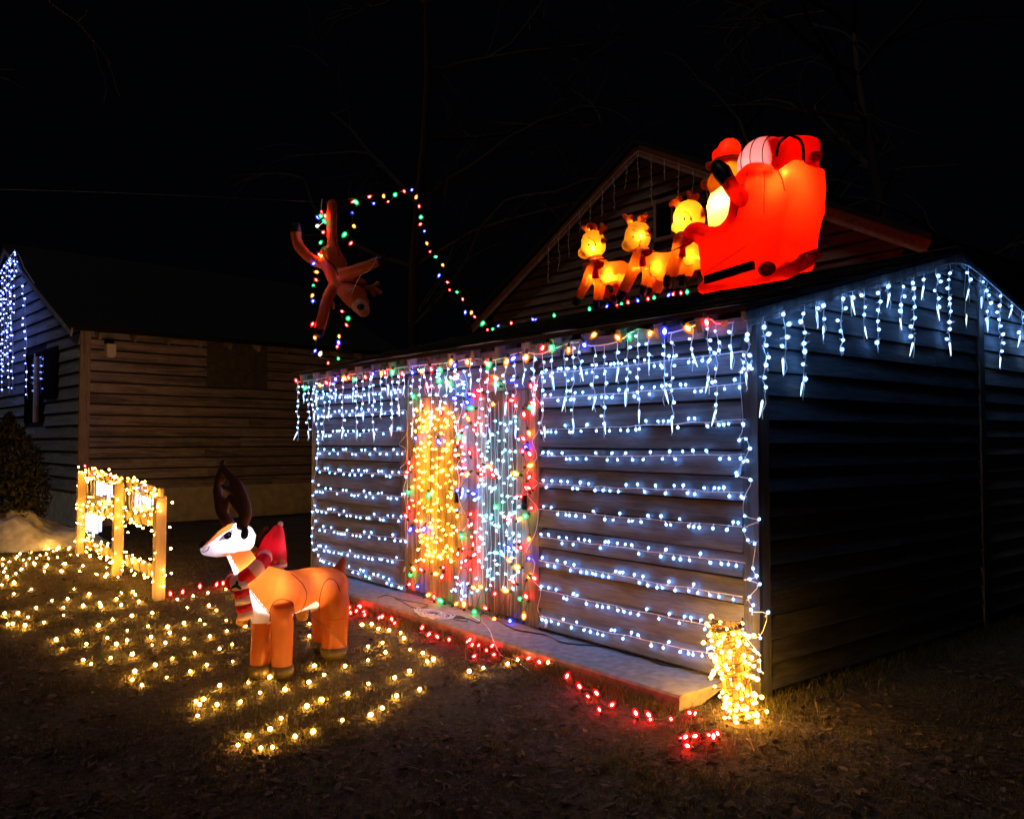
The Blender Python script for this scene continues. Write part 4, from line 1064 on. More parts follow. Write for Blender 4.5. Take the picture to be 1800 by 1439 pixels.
for x, y in [(-0,0)]:
    pass
lamp_in('head_lamp', dp(412,950,HYD-.03), 9.0, (.70,.74,1.0), deer)
lamp_in('chest_lamp', dp(482,1032,5.92), 3.0, (1,.80,.66), deer)
lamp_in('hip_lamp', dp(548,1026,6.22), 2.2, (1,.78,.6), deer)
# tether
teth = cord(deer, [dp(535,1072,6.2), dp(570,1100,6.1), dp(612,1140,6.4)], .0018, 'blackcord', 3); teth.name = 'tether'

# ---- small fawn with a red hat behind the big reindeer
FYF = 6.75
fawn = thing('inflatable_fawn', atz(480,1108,GZ), 'small ochre inflatable fawn in a red pointed hat, half hidden behind the big reindeer', 'inflatable fawn')
mb = MB()
mb.tube([at(470,1020,FYF), at(500,1040,FYF+.1), at(530,1045,FYF+.2)], [.13,.14,.13], 16, rnd=True)
mb.tube([at(478,1010,FYF), at(480,985,FYF)], [.08,.09], 14, rnd=True)
mb.ell(at(478,985,FYF), (.12,0,0), (0,.12,0), (0,0,.11))
for x, y, Y in ((424,1098,6.95),(480,1100,FYF),(531,1090,7.1),(500,1096,7.0)):
    mb.tube([at(x+(14 if x < 450 else 0),1045,Y), at(x,y,Y)], [.06,.05], 12)
fb, _ = body(mb, .015, [FAB['yellow'], FAB['white']], fawn, smooth=4)
hat = MB(); hat.tube([at(476,992,FYF), at(478,972,FYF), at(483,948,FYF), at(490,928,FYF), at(493,922,FYF)], [.125,.120,.088,.044,.016], 16)
ho = hat.build('hat', FAB['red'], fawn, True)
mb = MB(); mb.sphere(at(493,921,FYF), .024); mb.build('pompom', FAB['white'], ho, True)
mb = MB(); mb.tube([at(476,996,FYF), at(476,990,FYF)], [.130,.130], 16); mb.build('hat_band', FAB['pink'], ho, True)
mb = MB(); mb.ell(at(450,968,FYF-.05), (.035,0,-.035), (0,.02,0), (.02,0,.02)); mb.build('ear', FAB['yellow'], fawn, True)
for l in ([(452,960),(455,945),(466,928)], [(462,945),(468,936)]):
    mb = MB(); mb.tube(spline([at(x, y, FYF) for x, y in l]), .022, 8, rnd=True); mb.build('antler', FAB['brown'], fawn, True)
lamp_in('fawn_lamp', at(482,962,FYF), .9, (1,.85,.7), fawn, .02)
lamp_in('fawn_body_lamp', at(500,1045,FYF+.1), .8, (1,.8,.6), fawn, .02)

# ---- reindeer hanging upside down from the wire
QY = 11.1
def q4(x, y, Y=QY): return at(480+x/4.36, 310+y/4.36, Y)
u = QY/1450/4.36                                         # metres per zoomed pixel
hd = thing('hanging_reindeer', q4(450,200), 'rust brown stuffed reindeer hanging upside down from the overhead wire', 'stuffed reindeer')
mb = MB()
mb.tube([q4(420,600), q4(455,700), q4(510,800), q4(560,860)], [u*70,u*80,u*85,u*75], 16, rnd=True)
mb.tube(spline([q4(452,215), q4(448,400), q4(462,540), q4(530,680)], 4), u*42, 14, rnd=True)
mb.tube(spline([q4(172,385,QY-.1), q4(190,520,QY-.1), q4(290,630,QY-.1), q4(400,680,QY)], 4), u*42, 14, rnd=True)
mb.tube(spline([q4(850,635,QY-.35), q4(690,700,QY-.3), q4(540,760,QY-.1)], 4), [u*34,u*36,u*38,u*40,u*44,u*48,u*52,u*56,u*58], 14, rnd=True)
mb.tube(spline([q4(350,1200,QY-.15), q4(385,1060,QY-.15), q4(420,930,QY-.1), q4(470,830,QY)], 4), u*44, 14, rnd=True)
def hpk(c, n):
    if (c-q4(172,385,QY-.1)).length < u*62 or (c-q4(850,635,QY-.35)).length < u*58 or (c-q4(350,1205,QY-.15)).length < u*55: return 1
    return 0
hb_, hbv = body(mb, .022, [FAB['rust'], FAB['navy']], hd, pick=hpk, smooth=4)
mb = MB(); mb.tube([q4(560,880,QY-.1), q4(630,920,QY-.18), q4(670,980,QY-.22)], [u*70,u*95,u*70], 16, rnd=True); hh, hhv = body(mb, .02, [FAB['rust']], hd, 'head', smooth=4)
mb = MB(); mb.tube([q4(665,985,QY-.24), q4(690,1025,QY-.3)], [u*66,u*52], 14, rnd=True); mb.build('muzzle', FAB['muzzle'], hh, True)
mb = MB(); mb.ell(q4(672,1000,QY-.50), (u*30,0,0), (0,u*20,0), (0,0,u*24)); mb.build('nose', FAB['navy'], hh, True)
for l in ([(705,850),(760,850),(800,820)], [(755,850),(820,890)], [(745,855),(770,905)]):
    mb = MB(); mb.tube(spline([q4(x, y, QY-.1) for x, y in l]), [u*24]*3+[u*20]*3 if False else u*17, 8, rnd=True); mb.build('antler', FAB['tan'], hh, True)
mb = MB(); mb.ell(q4(460,985,QY-.12), (u*12,0,u*8), (0,u*10,0), (-u*8,0,u*34)); mb.build('ear', FAB['tan'], hh, True)
mb = MB(); mb.ell(q4(640,800,QY-.15), (u*75,0,-u*10), (0,u*30,0), (u*8,0,u*26)); mb.build('ear', FAB['rust'], hh, True)
seamr(hbv, [(480+x/4.36, 310+y/4.36) for x, y in [(380,600),(420,650),(470,690),(500,760)]], hb_, FAB['navy'], .012)
seamr(hbv, [(480+x/4.36, 310+y/4.36) for x, y in [(370,760),(400,820),(390,860)]], hb_, FAB['tan'], .02)
cord(hd, [q4(452,215), q4(450,190), at(580,354,11.35)], .006, 'whitecord', 2).name = 'hanging_cord'
cord(hd, [q4(375,175,11.2), q4(370,260), q4(400,330), q4(350,380)], .005, 'whitecord', 3).name = 'hanging_cord'
cord(hd, [q4(800,610,QY-.5), q4(740,720,QY-.55), q4(670,760,QY-.5), q4(600,900,QY-.5)], .004, 'whitecord', 3).name = 'hanging_cord'

# ---- Santa's sleigh on the ridge
SLR = fabric('sleigh_red_nylon', (.80,.0048,.0006), .62, var=.03); SLD = fabric('sleigh_dark_red_nylon', (.55,.006,.003), .5)
SWH = fabric('warm_white_nylon', (.85,.62,.24), .6); SYE = fabric('tan_yellow_nylon', (.80,.31,.014), .6); SOR = fabric('orange_brown_nylon', (.74,.10,.004), .58)
SBK = fabric('black_nylon', (.012,.008,.008), .1); SPK = fabric('pink_white_nylon', (.85,.42,.45), .6)
def z5(x, y): return (980+x/3.6, 220+y/3.6)
def sp5(x, y, out=0.0): return onp(*z5(x, y), RP-D2*out, D2)
hw = .31
sleigh = thing('inflatable_sleigh', P(2.3, RIDGE, ZR), 'glowing red inflatable sleigh with bearded rider and gift sacks on the shed ridge', 'inflatable sleigh')
out_px = [(815,690),(840,655),(880,645),(930,672),(1000,682),(1060,655),(1105,600),(1125,520),(1140,430),(1165,340),(1205,292),(1290,290),(1335,300),(1450,290),(1560,238),(1650,196),(1662,330),(1640,480),(1622,650),(1600,790),(1560,880),(1420,945),(1250,985),(1100,1010),(950,1020),(890,960),(880,850),(870,760),(835,735)]
def nar(x, y): return x if x < 1210 else 1210+(x-1210)*(.66 if y < 500 else .60)
q = [sp5(nar(x, y), y, hw) for x, y in out_px]
cen = sum(q, V())/len(q)
def infl(mb, q, half, steps=((0.0,1.0),(.35,.985),(.7,.93),(.93,.80)), m=0):
    """pillow-like prism: the outline, swelling across the thickness"""
    c = sum(q, V())/len(q); n = len(q); rings = []
    seq = [(-t, s) for t, s in steps[::-1]] + list(steps[1:])
    for t, s in seq:
        rings.append([c+(p-c)*s+D2*(t*half) for p in q])
    c0 = [c+(p-c)*.4-D2*(half*1.05) for p in q]; c1 = [c+(p-c)*.4+D2*(half*1.05) for p in q]
    rings = [c0]+rings+[c1]
    vs = [v for r in rings for v in r]; fs = []
    for i in range(len(rings)-1):
        for k in range(n): fs.append((i*n+k, i*n+(k+1) % n, (i+1)*n+(k+1) % n, (i+1)*n+k))
    fs.append(tuple(range(n))[::-1]); fs.append(tuple(range(len(vs)-n, len(vs)))); mb.add(vs, fs, m)
mb = MB(); infl(mb, [p+D2*hw for p in q], hw, ((0,1.0),(.5,1.0),(.85,.985),(1.0,.93)))
RIML = [(830,720),(822,690),(850,655),(900,650),(960,680),(1030,672),(1085,625),(1115,560),(1130,450),(1155,350),(1200,288),(1270,275),(1335,285)]
for o_ in (hw, -hw): mb.tube(spline([sp5(x, y, o_) for x, y in RIML], 4), .062, 12, rnd=True)
for o_ in (hw*.75, -hw*.75): mb.tube(spline([sp5(x, y, o_) for x, y in [(925,1030),(1050,1040),(1250,1005),(1400,955),(1500,905),(1590,850)]], 4), .072, 12, rnd=True)
sb, sbv = body(mb, .022, [SLR], sleigh, smooth=3)
for l in ([(1312,300),(1308,400),(1306,560)], [(1395,292),(1420,340),(1440,420)], [(1205,300),(1170,380),(1150,480),(1125,580)]):
    seamr(sbv, [z5(x, y) for x, y in l], sb, FAB['seam'], .006)
def rim(l, r, mat, out, name='rim'):
    mb = MB(); mb.tube(spline([sp5(x, y, out) for x, y in l], 4), r, 12, rnd=True); return mb.build(name, mat, sleigh, True)
rim([(1600,205),(1650,197)], .05, SLR, hw*.1, 'back_roll')
rim([(1480,890),(1560,845),(1640,815)], .055, SLD, hw*.1, 'runner')
mb = MB(); a = sp5(935, 980, hw+.05); b = sp5(1240, 885, hw+.05); mb.bar(a, b, .05, .085); mb.build('foot_bar', SBK, sleigh)
mb = MB(); mb.ell(sp5(1325, 910, hw+.02), (D1*-.10), D2*.05, UP*.075); mb.build('strut', SLD, sleigh, True)
# rider
rid = thing('rider', sp5(1050, 500), 'bearded rider in a red cap and black mitten', None); rid.parent = sleigh; rid.location = V(rid.location)-V(sleigh.location)
mb = MB(); mb.tube([sp5(1075,620), sp5(1058,500), sp5(1062,410)], [.21,.20,.15], 18, rnd=True); rb_, _ = body(mb, .022, [SWH], rid, smooth=3); rb_.name = 'torso'
mb = MB(); mb.ell(sp5(1082,285), D1*.165, D2*.16, UP*.17); mb.build('head', SYE, rid, True)
mb = MB(); mb.tube([sp5(1076,215), sp5(1080,185), sp5(1087,160)], [.172,.172,.13], 18, rnd=True); mb.build('cap', SLR, rid, True)
mb = MB(); mb.tube([sp5(1078,240), sp5(1077,224)], [.182,.182], 18); mb.build('cap_band', SYE, rid, True)
mb = MB(); mb.ell(sp5(1025,375,.05), D1*.125, D2*.15, UP*.15); mb.build('beard', SYE, rid, True)
mb = MB(); mb.sphere(sp5(962,258), .05); mb.build('pompom', SYE, rid, True)
mb = MB(); mb.sphere(sp5(938,375), .065); mb.build('hand', SYE, rid, True)
mb = MB(); mb.sphere(sp5(988,308,.06), .035); mb.build('nose', SOR, rid, True)
mb = MB(); mb.tube(spline([sp5(1165,470,.33), sp5(1110,400,.36), sp5(1080,350,.38)]), [.085]*12+[.08], 14, rnd=True); mb.build('arm', SLR, rid, True)
mb = MB(); mb.tube([sp5(1075,350,.385), sp5(1040,295,.40), sp5(1015,268,.40)], [.085,.095,.08], 14, rnd=True); mb.build('mitten', SBK, rid, True)
# gifts
mb = MB(); mb.tube([sp5(1480,300), sp5(1480,200), sp5(1485,110)], [.27,.285,.285], 20, rnd=False); gs, gbv = body(mb, .022, [SLR], sleigh, 'gift_sack', smooth=8)
seamr(gbv, [z5(x, y) for x, y in [(1385,200),(1400,120),(1450,75),(1490,68)]], gs, SBK, .016)
seamr(gbv, [z5(x, y) for x, y in [(1480,68),(1530,90),(1555,150),(1555,250)]], gs, SBK, .016)
mb = MB(); mb.ell(sp5(1310,240,.1), D1*.30, D2*.25, UP*.27, 24, 14); gp = mb.build('gift_ball', SPK, sleigh, True)
for k in (-1, 0, 1):
    c_ = sp5(1310+k*42, 240, .1); mb = MB(); pts = []
    for j in range(13):
        a = -1.4+2.8*j/12; rx = sqrt(max(0, 1-(k*.42)**2))
        pts.append(sp5(1310,240,.1)-D1*(-.30*sin(k*.45)*-1)*1 -D2*(.258*cos(a)*cos(k*.45)) + UP*(.275*sin(a)*cos(k*.45))-D1*(.0))
    mb.tube(pts, .006, 5); mb.build('seam', FAB['seam'], gp)
wm = (1, .62, .26)
hot = (1, .80, .42)
for x, y, o_, e in ((1450,306,hw-.035,45), (1335,345,hw-.13,110), (1240,375,hw-.13,80), (1420,400,hw-.14,90), (1330,720,0,6), (1030,850,0,10), (1250,960,.1,4)):
    lamp_in('sleigh_lamp', sp5(x, y, o_), e, hot, sleigh, .03)
lamp_in('arm_lamp', sp5(1140, 440, .345), 1.6, hot, sleigh, .02)
lamp_in('torso_lamp', sp5(1040, 505, .10), 19, wm, sleigh, .04)
lamp_in('beard_lamp', sp5(1015, 385, .10), 4, wm, sleigh, .03)
lamp_in('head_lamp', sp5(1070, 295, .05), 5.5, wm, sleigh, .03)
lamp_in('cap_lamp', sp5(1085, 150, .02), 7, wm, sleigh, .03)
lamp_in('gift_lamp', sp5(1480, 190, .0), 11, wm, sleigh, .05)
lamp_in('gift_lamp', sp5(1290, 255, .16), 4.5, (1,.8,.66), sleigh, .05)
mb = MB(); mb.tube(spline([sp5(255,850,.17), sp5(400,835,.2), sp5(560,800,.19), sp5(700,800,.22), sp5(840,745,.34)], 5), .007, 5); mb.build('rein', SBK, sleigh)
mb = MB(); mb.tube([sp5(1200,760,hw+.02), P(2.55, RIDGE-1.0, ZR-.26)], .004, 4); mb.build('tether', SBK, sleigh)
# three small reindeer in front of it
def ridge_deer(lbl, hx, hy, hr, lamp_px, body_px, legs, ants, bow, sc0):
    o = thing('inflatable_reindeer', rpt(*z5(*body_px)), lbl, 'inflatable reindeer', 'small lit reindeer pulling the sleigh')
    bx, by = body_px
    mb = MB(); mb.tube([sp5(bx-15, by-10, .02), sp5(bx+35, by+0, -.02), sp5(bx+85, by-10, -.05)], [.15*sc0,.17*sc0,.16*sc0], 16, rnd=True)
    mb.tube([sp5(bx-15, by-20, .02), sp5(hx+5, hy+70, .03)], [.13*sc0,.085*sc0], 14, rnd=True)
    for (x0, y0, x1, y1, ot) in legs:
        mb.tube([sp5(x0, y0, ot), sp5(lerp(x0,x1,.5)+4, lerp(y0,y1,.5), ot), sp5(x1, y1, ot)], [.088*sc0,.075*sc0,.062*sc0], 12, rnd=True)
    feet = [sp5(x1, y1, ot) for (x0, y0, x1, y1, ot) in legs]
    pk = lambda c, n: 1 if any((c-f).length < .11*sc0 for f in feet) else (2 if n.z < -.35 and c.z < sp5(bx, by+10).z and all((c-f).length > .3*sc0 for f in feet) else 0)
    bo, b_v = body(mb, .02, [SOR, SBK, SYE], o, pick=pk, smooth=3)
    seamr(b_v, [z5(bx+x, by+y) for x, y in [(-35,-10),(-40,40),(-10,70),(30,60)]], bo, FAB['seam'], .005)
    mb = MB(); mb.ell(sp5(hx+4, hy-8, .05), D1*hr, D2*hr, UP*hr*1.12, 20, 14); mb.ell(sp5(hx-48, hy+46, .09), D1*hr*.66, D2*hr*.58, UP*hr*.50, 16, 10)
    h, hv = body(mb, .016, [SYE], o, 'head', smooth=4)
    seamr(hv, [z5(hx+x, hy+y) for x, y in [(-30,-50),(0,-30),(20,10),(10,60)]], h, FAB['seam'], .005)
    mb = MB(); mb.sphere(sp5(hx-48, hy+46, .09)+D1*hr*.62+UP*.01, hr*.20); mb.build('nose', SBK, h, True)
    for ex in (-26, 14):
        qx = [z5(hx+ex+5.5*hr/.165*cos(tau*k/10), hy-2+10*hr/.165*sin(tau*k/10)) for k in range(10)]
        patch(hv, qx, h, SBK, 'eye', 10, .004)
    mb = MB(); mb.ell(sp5(hx+64, hy-26, .05), D1*hr*.34+UP*hr*.1, D2*hr*.2, UP*hr*.2-D1*hr*.06, 12, 8); mb.build('ear', SOR, h, True)
    for a in ants:
        mb = MB()
        for l in a: mb.tube(spline([sp5(x, y, .05) for x, y in l]), .036*sc0, 8, rnd=True)
        ao, _ = body(mb, .014, [SOR], o, 'antler', smooth=2)
        lamp_in('antler_lamp', sp5(*a[0][0], .05)+UP*.05, .35, hot, o, .008)
    mb = MB(); c = sp5(*bow, .17); mb.ell(c+D1*.07, D1*.08, D2*.04, UP*.05); mb.ell(c-D1*.07, D1*.08, D2*.04, UP*.05); mb.tube([c, c-UP*.16], [.03,.045], 8); mb.build('bow', SLR, o, True)
    lamp_in('head_lamp', sp5(*lamp_px, .05+hr*.60), 9, hot, o, .025)
    lamp_in('body_lamp', sp5(bx+20, by, .08), 7, hot, o, .03)
    for (x0, y0, x1, y1, ot) in legs[:2]: lamp_in('leg_lamp', sp5(lerp(x0,x1,.25), lerp(y0,y1,.25), ot), 1.5, hot, o, .02)
    return o
ridge_deer('foremost of the three small lit reindeer pulling the sleigh, farthest from it', 225, 760, .165, (225,780), (310,940), [(235,880,120,1120,.16),(270,960,250,1145,.05),(190,900,340,1130,-.12),(390,950,370,1120,-.05)], [[[(200,690),(185,650),(200,630)],[(190,665),(165,650)]], [[(240,690),(235,640),(215,630)]], [[(265,700),(285,650),(280,630)],[(285,665),(305,650)]]], (240,890), .92)
ridge_deer('middle one of the three small lit reindeer pulling the sleigh', 505, 710, .165, (522,700), (620,890), [(520,820,400,1085,.16),(590,890,545,1060,.05),(690,900,600,1090,-.1),(720,860,700,1020,-.05)], [[[(465,640),(450,595),(425,575)],[(450,600),(465,580)]], [[(525,630),(540,590),(560,570)],[(545,600),(525,590)]]], (540,810), 1.0)
ridge_deer('small lit reindeer nearest the sleigh, its body hidden by the sleigh front', 830, 595, .185, (785,600), (830,820), [(785,720,700,1000,.16),(835,820,800,1000,.05),(870,800,860,960,-.1)], [[[(775,525),(745,490),(720,500)],[(755,495),(770,465)]], [[(840,510),(850,460),(830,430)],[(850,475),(880,450)]]], (790,745), 1.05)

# ================================================================== LIT BASKET AT THE CORNER
bk0 = atz(1305, 1262, GZ); bk0.z = GZ
bkt = thing('slatted_basket', bk0, 'slatted wooden basket leaning at the shed corner, buried in warm lights', 'basket')
ax = (at(1282, 1108, bk0.y+.03)-at(1309, 1258, bk0.y)).normalized(); b0 = bk0+UP*.01; Hb = .56
bx_ = (V((1,0,0))-ax*ax.x).normalized(); by_ = ax.cross(bx_)
def bpt(a, h, r=0): rr = lerp(.074, .092, h)+r; return b0+ax*(h*Hb)+bx_*(cos(a)*rr)+by_*(sin(a)*rr)
for k in range(16):
    a = tau*k/16; mb = MB(); mb.bar(bpt(a, .0), bpt(a, 1.0), .022, .006, up=(bx_*cos(a)+by_*sin(a))); mb.build('slat', M['wicker'], bkt)
for h in (.06, .5, .96):
    mb = MB(); mb.tube([bpt(tau*k/24, h, .010) for k in range(25)], .007, 6, cap=False); mb.build('hoop', M['wicker'], bkt)
bls = thing('string_lights', b0+UP*.3, 'dense bundle of warm lights wound round the slatted basket', 'string lights')
pts = []
for k in range(150):
    a = k*1.37; h = (k/150)**1.1
    if .30 < h < .50 and random.random() < .45: continue
    p = bpt(a, h+random.gauss(0,.05), .012+abs(random.gauss(0,.022))); pts.append(p); bulb(bls, 'basket_bulb', p, 1.2, s=random.uniform(.9,1.4))
cord(bls, pts, .0028, 'browncord', 2)
for p in [(1278,1245),(1281,1262),(1330,1265),(1316,1270)]:
    bulb(bls, 'basket_bulb', at(*p, bk0.y-.05), 1, s=.7)

# ================================================================== CORDS AND BITS
def sl_pt(px, py, dz=.006): 
    p = atz(px, py, dz); return p
bc = thing('extension_cord', sl_pt(1100,1130), 'dark extension cord lying along the concrete toward the basket', 'cord')
cord(bc, [sl_pt(500+x/3.913, 800+y/3.913) for x, y in [(1090,1110),(1250,1120),(1340,1150),(1345,1100),(1390,1090)]]+[sl_pt(900+x/2.767, 800+y/2.767) for x, y in [(0,840),(90,860),(170,875),(250,910),(400,925),(480,935),(560,965),(650,985),(720,1015),(830,1030),(960,1035)]], .006, 'blackcord', 5)
wc = thing('extension_cord', sl_pt(760,1078), 'tangle of white cords on the concrete before the doors', 'cord')
for k in range(7):
    c = sl_pt(762+random.gauss(0,6), 1080+random.gauss(0,3)); r = random.uniform(.05,.16); pts = []
    for j in range(13):
        a = j*.62+k; pts.append(V((c.x, c.y, .007+.006*(j % 3)))+D1*(cos(a)*r*1.7*random.uniform(.7,1.2))+D2*(sin(a)*r*.7*random.uniform(.7,1.2)))
    cord(wc, pts, .004, 'whitecord', 4)
cord(wc, [sl_pt(*p, .01) for p in [(770,1060),(800,1048)]]+[fp(812,1047,.06), fp(816,1020,.07)], .004, 'whitecord', 4)
dc = thing('extension_cord', sl_pt(700,1045), 'loops of dark cord on the concrete left of the white tangle', 'cord')
for l in ([(640,980),(700,960),(800,990),(900,1010),(990,1030),(900,1050),(800,1000),(760,985)], [(1010,1110),(1060,1090),(1180,1130),(1255,1140),(1230,1110),(1120,1095)]):
    cord(dc, [sl_pt(500+x/3.913, 800+y/3.913) for x, y in l], .004, 'blackcord', 6)
cord(thing('extension_cord', sl_pt(850,1110), 'thin pale wire trailing over the concrete edge onto the leaves', 'cord'),
     [sl_pt(*p) for p in [(830,1083),(850,1095),(862,1110),(866,1122)]]+[atz(880,1150,GZ+.03), atz(905,1160,GZ+.02), atz(930,1178,GZ+.02)], .0025, 'whitecord', 5)
for px, py, lab in ((960,1097,'white paper tag on the wall foot right of the doors'), (711,1000,'white paper tag on the cord left of the gold door')):
    p = fp(px, py, .07); mb = MB(); mb.box(p, .035, .002, .05, (-D1+UP*.3).normalized(), (UP+D2*.2).normalized()); 
    t_ = mb.build('paper_tag', M['whitepl'], org=p); tag(t_, lab, 'tag')
p = fp(1273, 569, .17); mb = MB(); mb.box(p, .05, .003, .035, (-D1+UP*.1).normalized(), UP); tag(mb.build('paper_tag', plain('yellow_paper', (.6,.42,.08), .6), org=p), 'yellow paper tag on the icicle cord at the shed corner', 'tag')

# ================================================================== VEGETATION
def leafmat(name, a, b):
    m, nt, out = nm(name)
    g = N(nt, 'ShaderNodeNewGeometry'); r = ramp(nt, [(0, a), (.5, tuple((x+y)/2 for x, y in zip(a, b))), (1, b)])
    nt.links.new(g.outputs['Random Per Island'], r.inputs['Fac'])
    d = N(nt, 'ShaderNodeBsdfDiffuse'); t = N(nt, 'ShaderNodeBsdfTranslucent'); mx = N(nt, 'ShaderNodeMixShader'); mx.inputs[0].default_value = .3
    for n in (d, t): nt.links.new(r.outputs[0], n.inputs['Color'])
    nt.links.new(d.outputs[0], mx.inputs[1]); nt.links.new(t.outputs[0], mx.inputs[2]); nt.links.new(mx.outputs[0], out.inputs['Surface']); return m
M['grass'] = leafmat('winter_grass', (.050,.058,.014), (.20,.16,.06))
M['litter'] = leafmat('dead_leaves', (.04,.026,.018), (.20,.15,.115))
rnd = random.Random(3)
def on_slab(x, y):
    p = V((x, y, 0))-C0; return p.dot(D2) > -SW-.02 and -.05 < p.dot(D1) < LEN+.2
def blocked(x, y):
    p = V((x, y, 0))-C0; s, t = p.dot(D1), p.dot(D2)
    return (t > -.02 and s > -.02) or (t > -SW-.01 and .2 < s < LEN)
vs = []; fs = []
def blade(x, y, h, w):
    z = gh(x, y)-.004; a = rnd.uniform(0, tau); lx, ly = cos(a), sin(a); b = rnd.uniform(0, tau); ln = h*rnd.uniform(.2, 1.0)
    k = len(vs)
    vs.extend([(x-lx*w, y-ly*w, z), (x+lx*w, y+ly*w, z), (x+lx*w*.7+cos(b)*ln*.35, y+ly*w*.7+sin(b)*ln*.35, z+h*.6), (x-lx*w*.7+cos(b)*ln*.35, y-ly*w*.7+sin(b)*ln*.35, z+h*.6), (x+cos(b)*ln, y+sin(b)*ln, z+h*rnd.uniform(.75,1))])
    fs.append((k, k+1, k+2, k+3)); fs.append((k+3, k+2, k+4))
cnt = 0
while cnt < 90000:
    Y = 2.9+ (rnd.random()**1.5)*14; x = rnd.uniform(-.68, .68)*Y
    if blocked(x, Y): continue
    dn = mnoise.noise(V((x*1.1, Y*1.1, 3)))+.45*mnoise.noise(V((x*4, Y*4, 9)))
    if dn < rnd.uniform(-.5, .45): continue
    for k in range(3):
        blade(x+rnd.gauss(0,.012), Y+rnd.gauss(0,.012), rnd.uniform(.015,.045)*(1.25 if dn > .3 else .9), rnd.uniform(.0012,.0024))
    cnt += 3
for p in LP3:                                     # taller tufts the net lies in
    for k in range(36):
        blade(p.x+rnd.gauss(0,.045), p.y+rnd.gauss(0,.045), rnd.uniform(.02,.075), .0020)
# rough grass against the slab edge, the wall foot and the basket
for k in range(5200):
    s = rnd.uniform(-.3, LEN); q = C0+D1*s-D2*(SW+abs(rnd.gauss(0,.10))+.01)
    if s < .2: q = C0+D1*rnd.uniform(-.8,.22)-D2*rnd.uniform(-.1,.9)
    if blocked(q.x, q.y): continue
    blade(q.x, q.y, rnd.uniform(.03,.10), .0022)
for k in range(2600):
    s = -abs(rnd.gauss(0,.12))-.02; q = C0+D1*s+D2*rnd.uniform(-.3,4)
    blade(q.x, q.y, rnd.uniform(.03,.12), .0024)
me = bpy.data.meshes.new('grass'); me.from_pydata(vs, [], fs); me.materials.append(M['grass']); me.update()
o = bpy.data.objects.new('grass', me); col.objects.link(o); tag(o, 'short winter grass and weeds on the lawn', 'grass', kind='stuff')
vs = []; fs = []
cnt = 0
while cnt < 8500:
    Y = 2.8+(rnd.random()**1.6)*12; x = rnd.uniform(-.68, .68)*Y
    if blocked(x, Y): continue
    if mnoise.noise(V((x*.8+7, Y*.8, 1))) < rnd.uniform(-.6, .25): continue
    z = gh(x, Y)+rnd.uniform(.003,.016); a = rnd.uniform(0, tau); L_ = rnd.choice((.012,.016,.02,.026,.036)); Wd = L_*rnd.uniform(.3,.55)
    ux_ = V((cos(a), sin(a), rnd.gauss(0,.25))); uy_ = V((-sin(a), cos(a), rnd.gauss(0,.35))); c = V((x, Y, z)); k = len(vs)
    cl = UP*L_*rnd.uniform(-.1,.35)
    vs.extend([tuple(c-ux_*L_), tuple(c-ux_*L_*.2+uy_*Wd+cl), tuple(c+ux_*L_*.5+uy_*Wd*.7+cl*.6), tuple(c+ux_*L_), tuple(c+ux_*L_*.4-uy_*Wd*.8+cl*.5), tuple(c-ux_*L_*.3-uy_*Wd+cl), tuple(c+UP*.001)])
    fs.extend([(k,k+6,k+1),(k+1,k+6,k+2),(k+2,k+6,k+3),(k+3,k+6,k+4),(k+4,k+6,k+5),(k+5,k+6,k)]); cnt += 1
me = bpy.data.meshes.new('fallen_leaves'); me.from_pydata(vs, [], fs); me.materials.append(M['litter']); me.update()
o = bpy.data.objects.new('fallen_leaves', me); col.objects.link(o); tag(o, 'dead brown leaves scattered over the lawn', 'leaves', kind='stuff')
# one pale stick by the basket
p0, p1 = atz(1312, 1297, GZ+.02), atz(1326, 1320, GZ+.02)
mb = MB(); mb.tube([p0, lerp(p0, p1, .5)+UP*.02, p1], .004, 5); tag(mb.build('twig', M['wicker'], org=p0), 'short pale twig on the grass below the basket', 'twig')

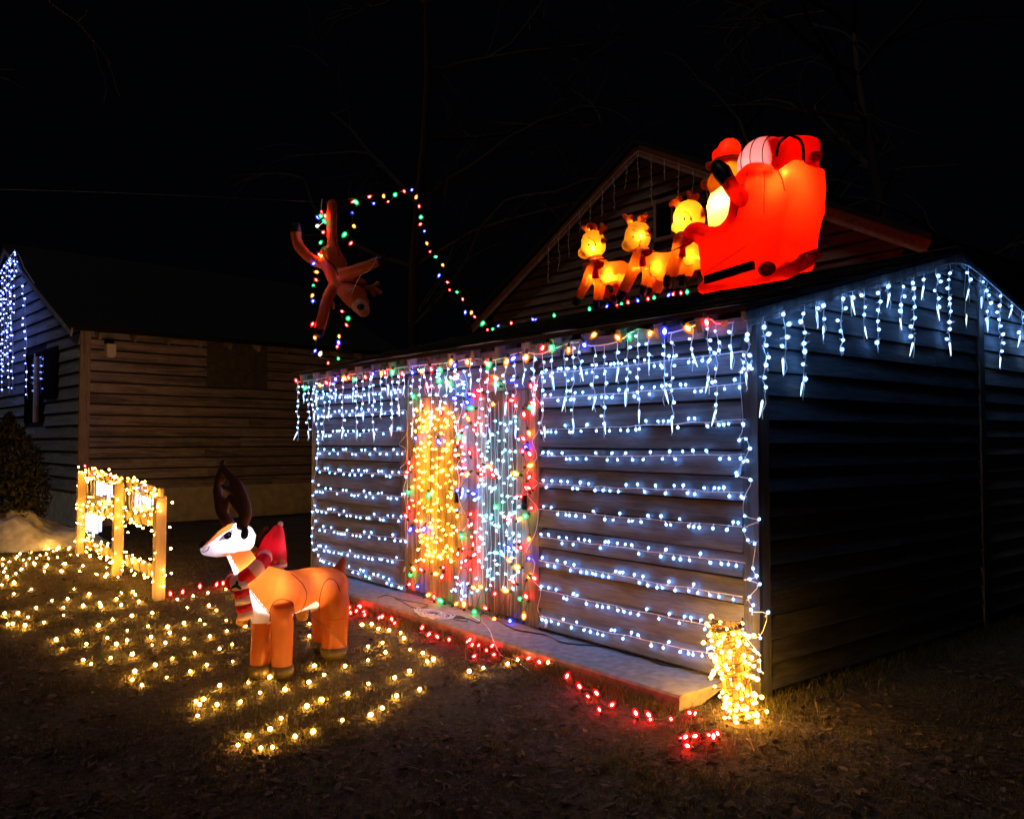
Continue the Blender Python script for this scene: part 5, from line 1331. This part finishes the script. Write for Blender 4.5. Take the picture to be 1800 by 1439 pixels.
# bare trees, barely lit
def tree(name, base, height, lab, seed, aim, spread=.55, depth=5, r0=.16, first=.35):
    rr = random.Random(seed); o = thing(name, base, lab, 'tree')
    tk = MB(); cr = MB(); base = V(base)
    pts = [base]; d = V((aim[0], aim[1], 1)).normalized(); n = 9
    for i in range(n):
        d = (d+V((rr.gauss(0,.06), rr.gauss(0,.06), .04))).normalized(); pts.append(pts[-1]+d*height/n)
    tk.tube(pts, [lerp(r0, r0*.25, i/n) for i in range(n+1)], 9)
    def br(p, d, L, r, lv):
        m = 5; q = [p]; dd = d.copy()
        for i in range(m):
            dd = (dd+V((rr.gauss(0,.16), rr.gauss(0,.16), rr.gauss(0,.12)-.05*lv*(.6 if lv > 2 else 0)))).normalized(); q.append(q[-1]+dd*L/m)
        cr.tube(q, [lerp(r, r*.45, i/m) for i in range(m+1)], 5 if lv < 3 else 3)
        if lv < depth:
            for i in range(1, m+1):
                if rr.random() < .75:
                    s = (dd+V((rr.gauss(0,spread), rr.gauss(0,spread), rr.gauss(0,spread)))).normalized()
                    br(q[i], s, L*rr.uniform(.45,.75), r*.5, lv+1)
    for i in range(int(n*first), n+1):
        for k in range(2):
            a = rr.uniform(0, tau); br(pts[i], V((cos(a)+aim[0]*1.5, sin(a)+aim[1]*1.5, .45)).normalized(), height*.33, r0*.35, 2)
    tk.build('trunk', M['bark'], o, True); cr.build('crown', M['bark'], o)
    return o
tree('bare_tree', (-8.6, 8.0, GZ), 8.5, 'bare tree at the upper left with thin drooping twigs', 12, (.16,.0), r0=.16, first=.62)
tree('bare_tree', at(745, 774, 24)+UP*(GZ-1.6), 15, 'tall bare tree trunk behind the swooping coloured string', 5, (0,0), r0=.2, depth=4)
tree('bare_tree', (9.5, 19, GZ), 13, 'bare tree behind the house on the right', 8, (-.15,0), r0=.22, depth=4)
# dark shrub at the left edge
sb_ = atz(14, 930, GZ); sb_ = at(12, 925, 13.5); sb_.z = GZ
shr = thing('evergreen_shrub', sb_, 'dark evergreen shrub at the left frame edge beside the snow', 'shrub')
mb = MB(); rr = random.Random(4)
for k in range(5200):
    h = rr.random(); rad = .62*sin(pi*min(1, .18+h*.86))**.7*sqrt(rr.random()); a = rr.uniform(0, tau)
    p = sb_+V((cos(a)*rad, sin(a)*rad, .1+h*2.0)); d = V((rr.gauss(0,1), rr.gauss(0,1), rr.gauss(0,1)+.3)).normalized(); s = d.orthogonal().normalized()*.018
    mb.add([p-s, p+s, p+d*.09+s*.4, p+d*.09-s*.4], [(0,1,2,3)])
mb.build('foliage', M['evergreen'], shr)
mb = MB(); mb.tube([sb_-UP*.05, sb_+UP*1.3], [.06,.03], 8); mb.build('trunk', M['bark'], shr)
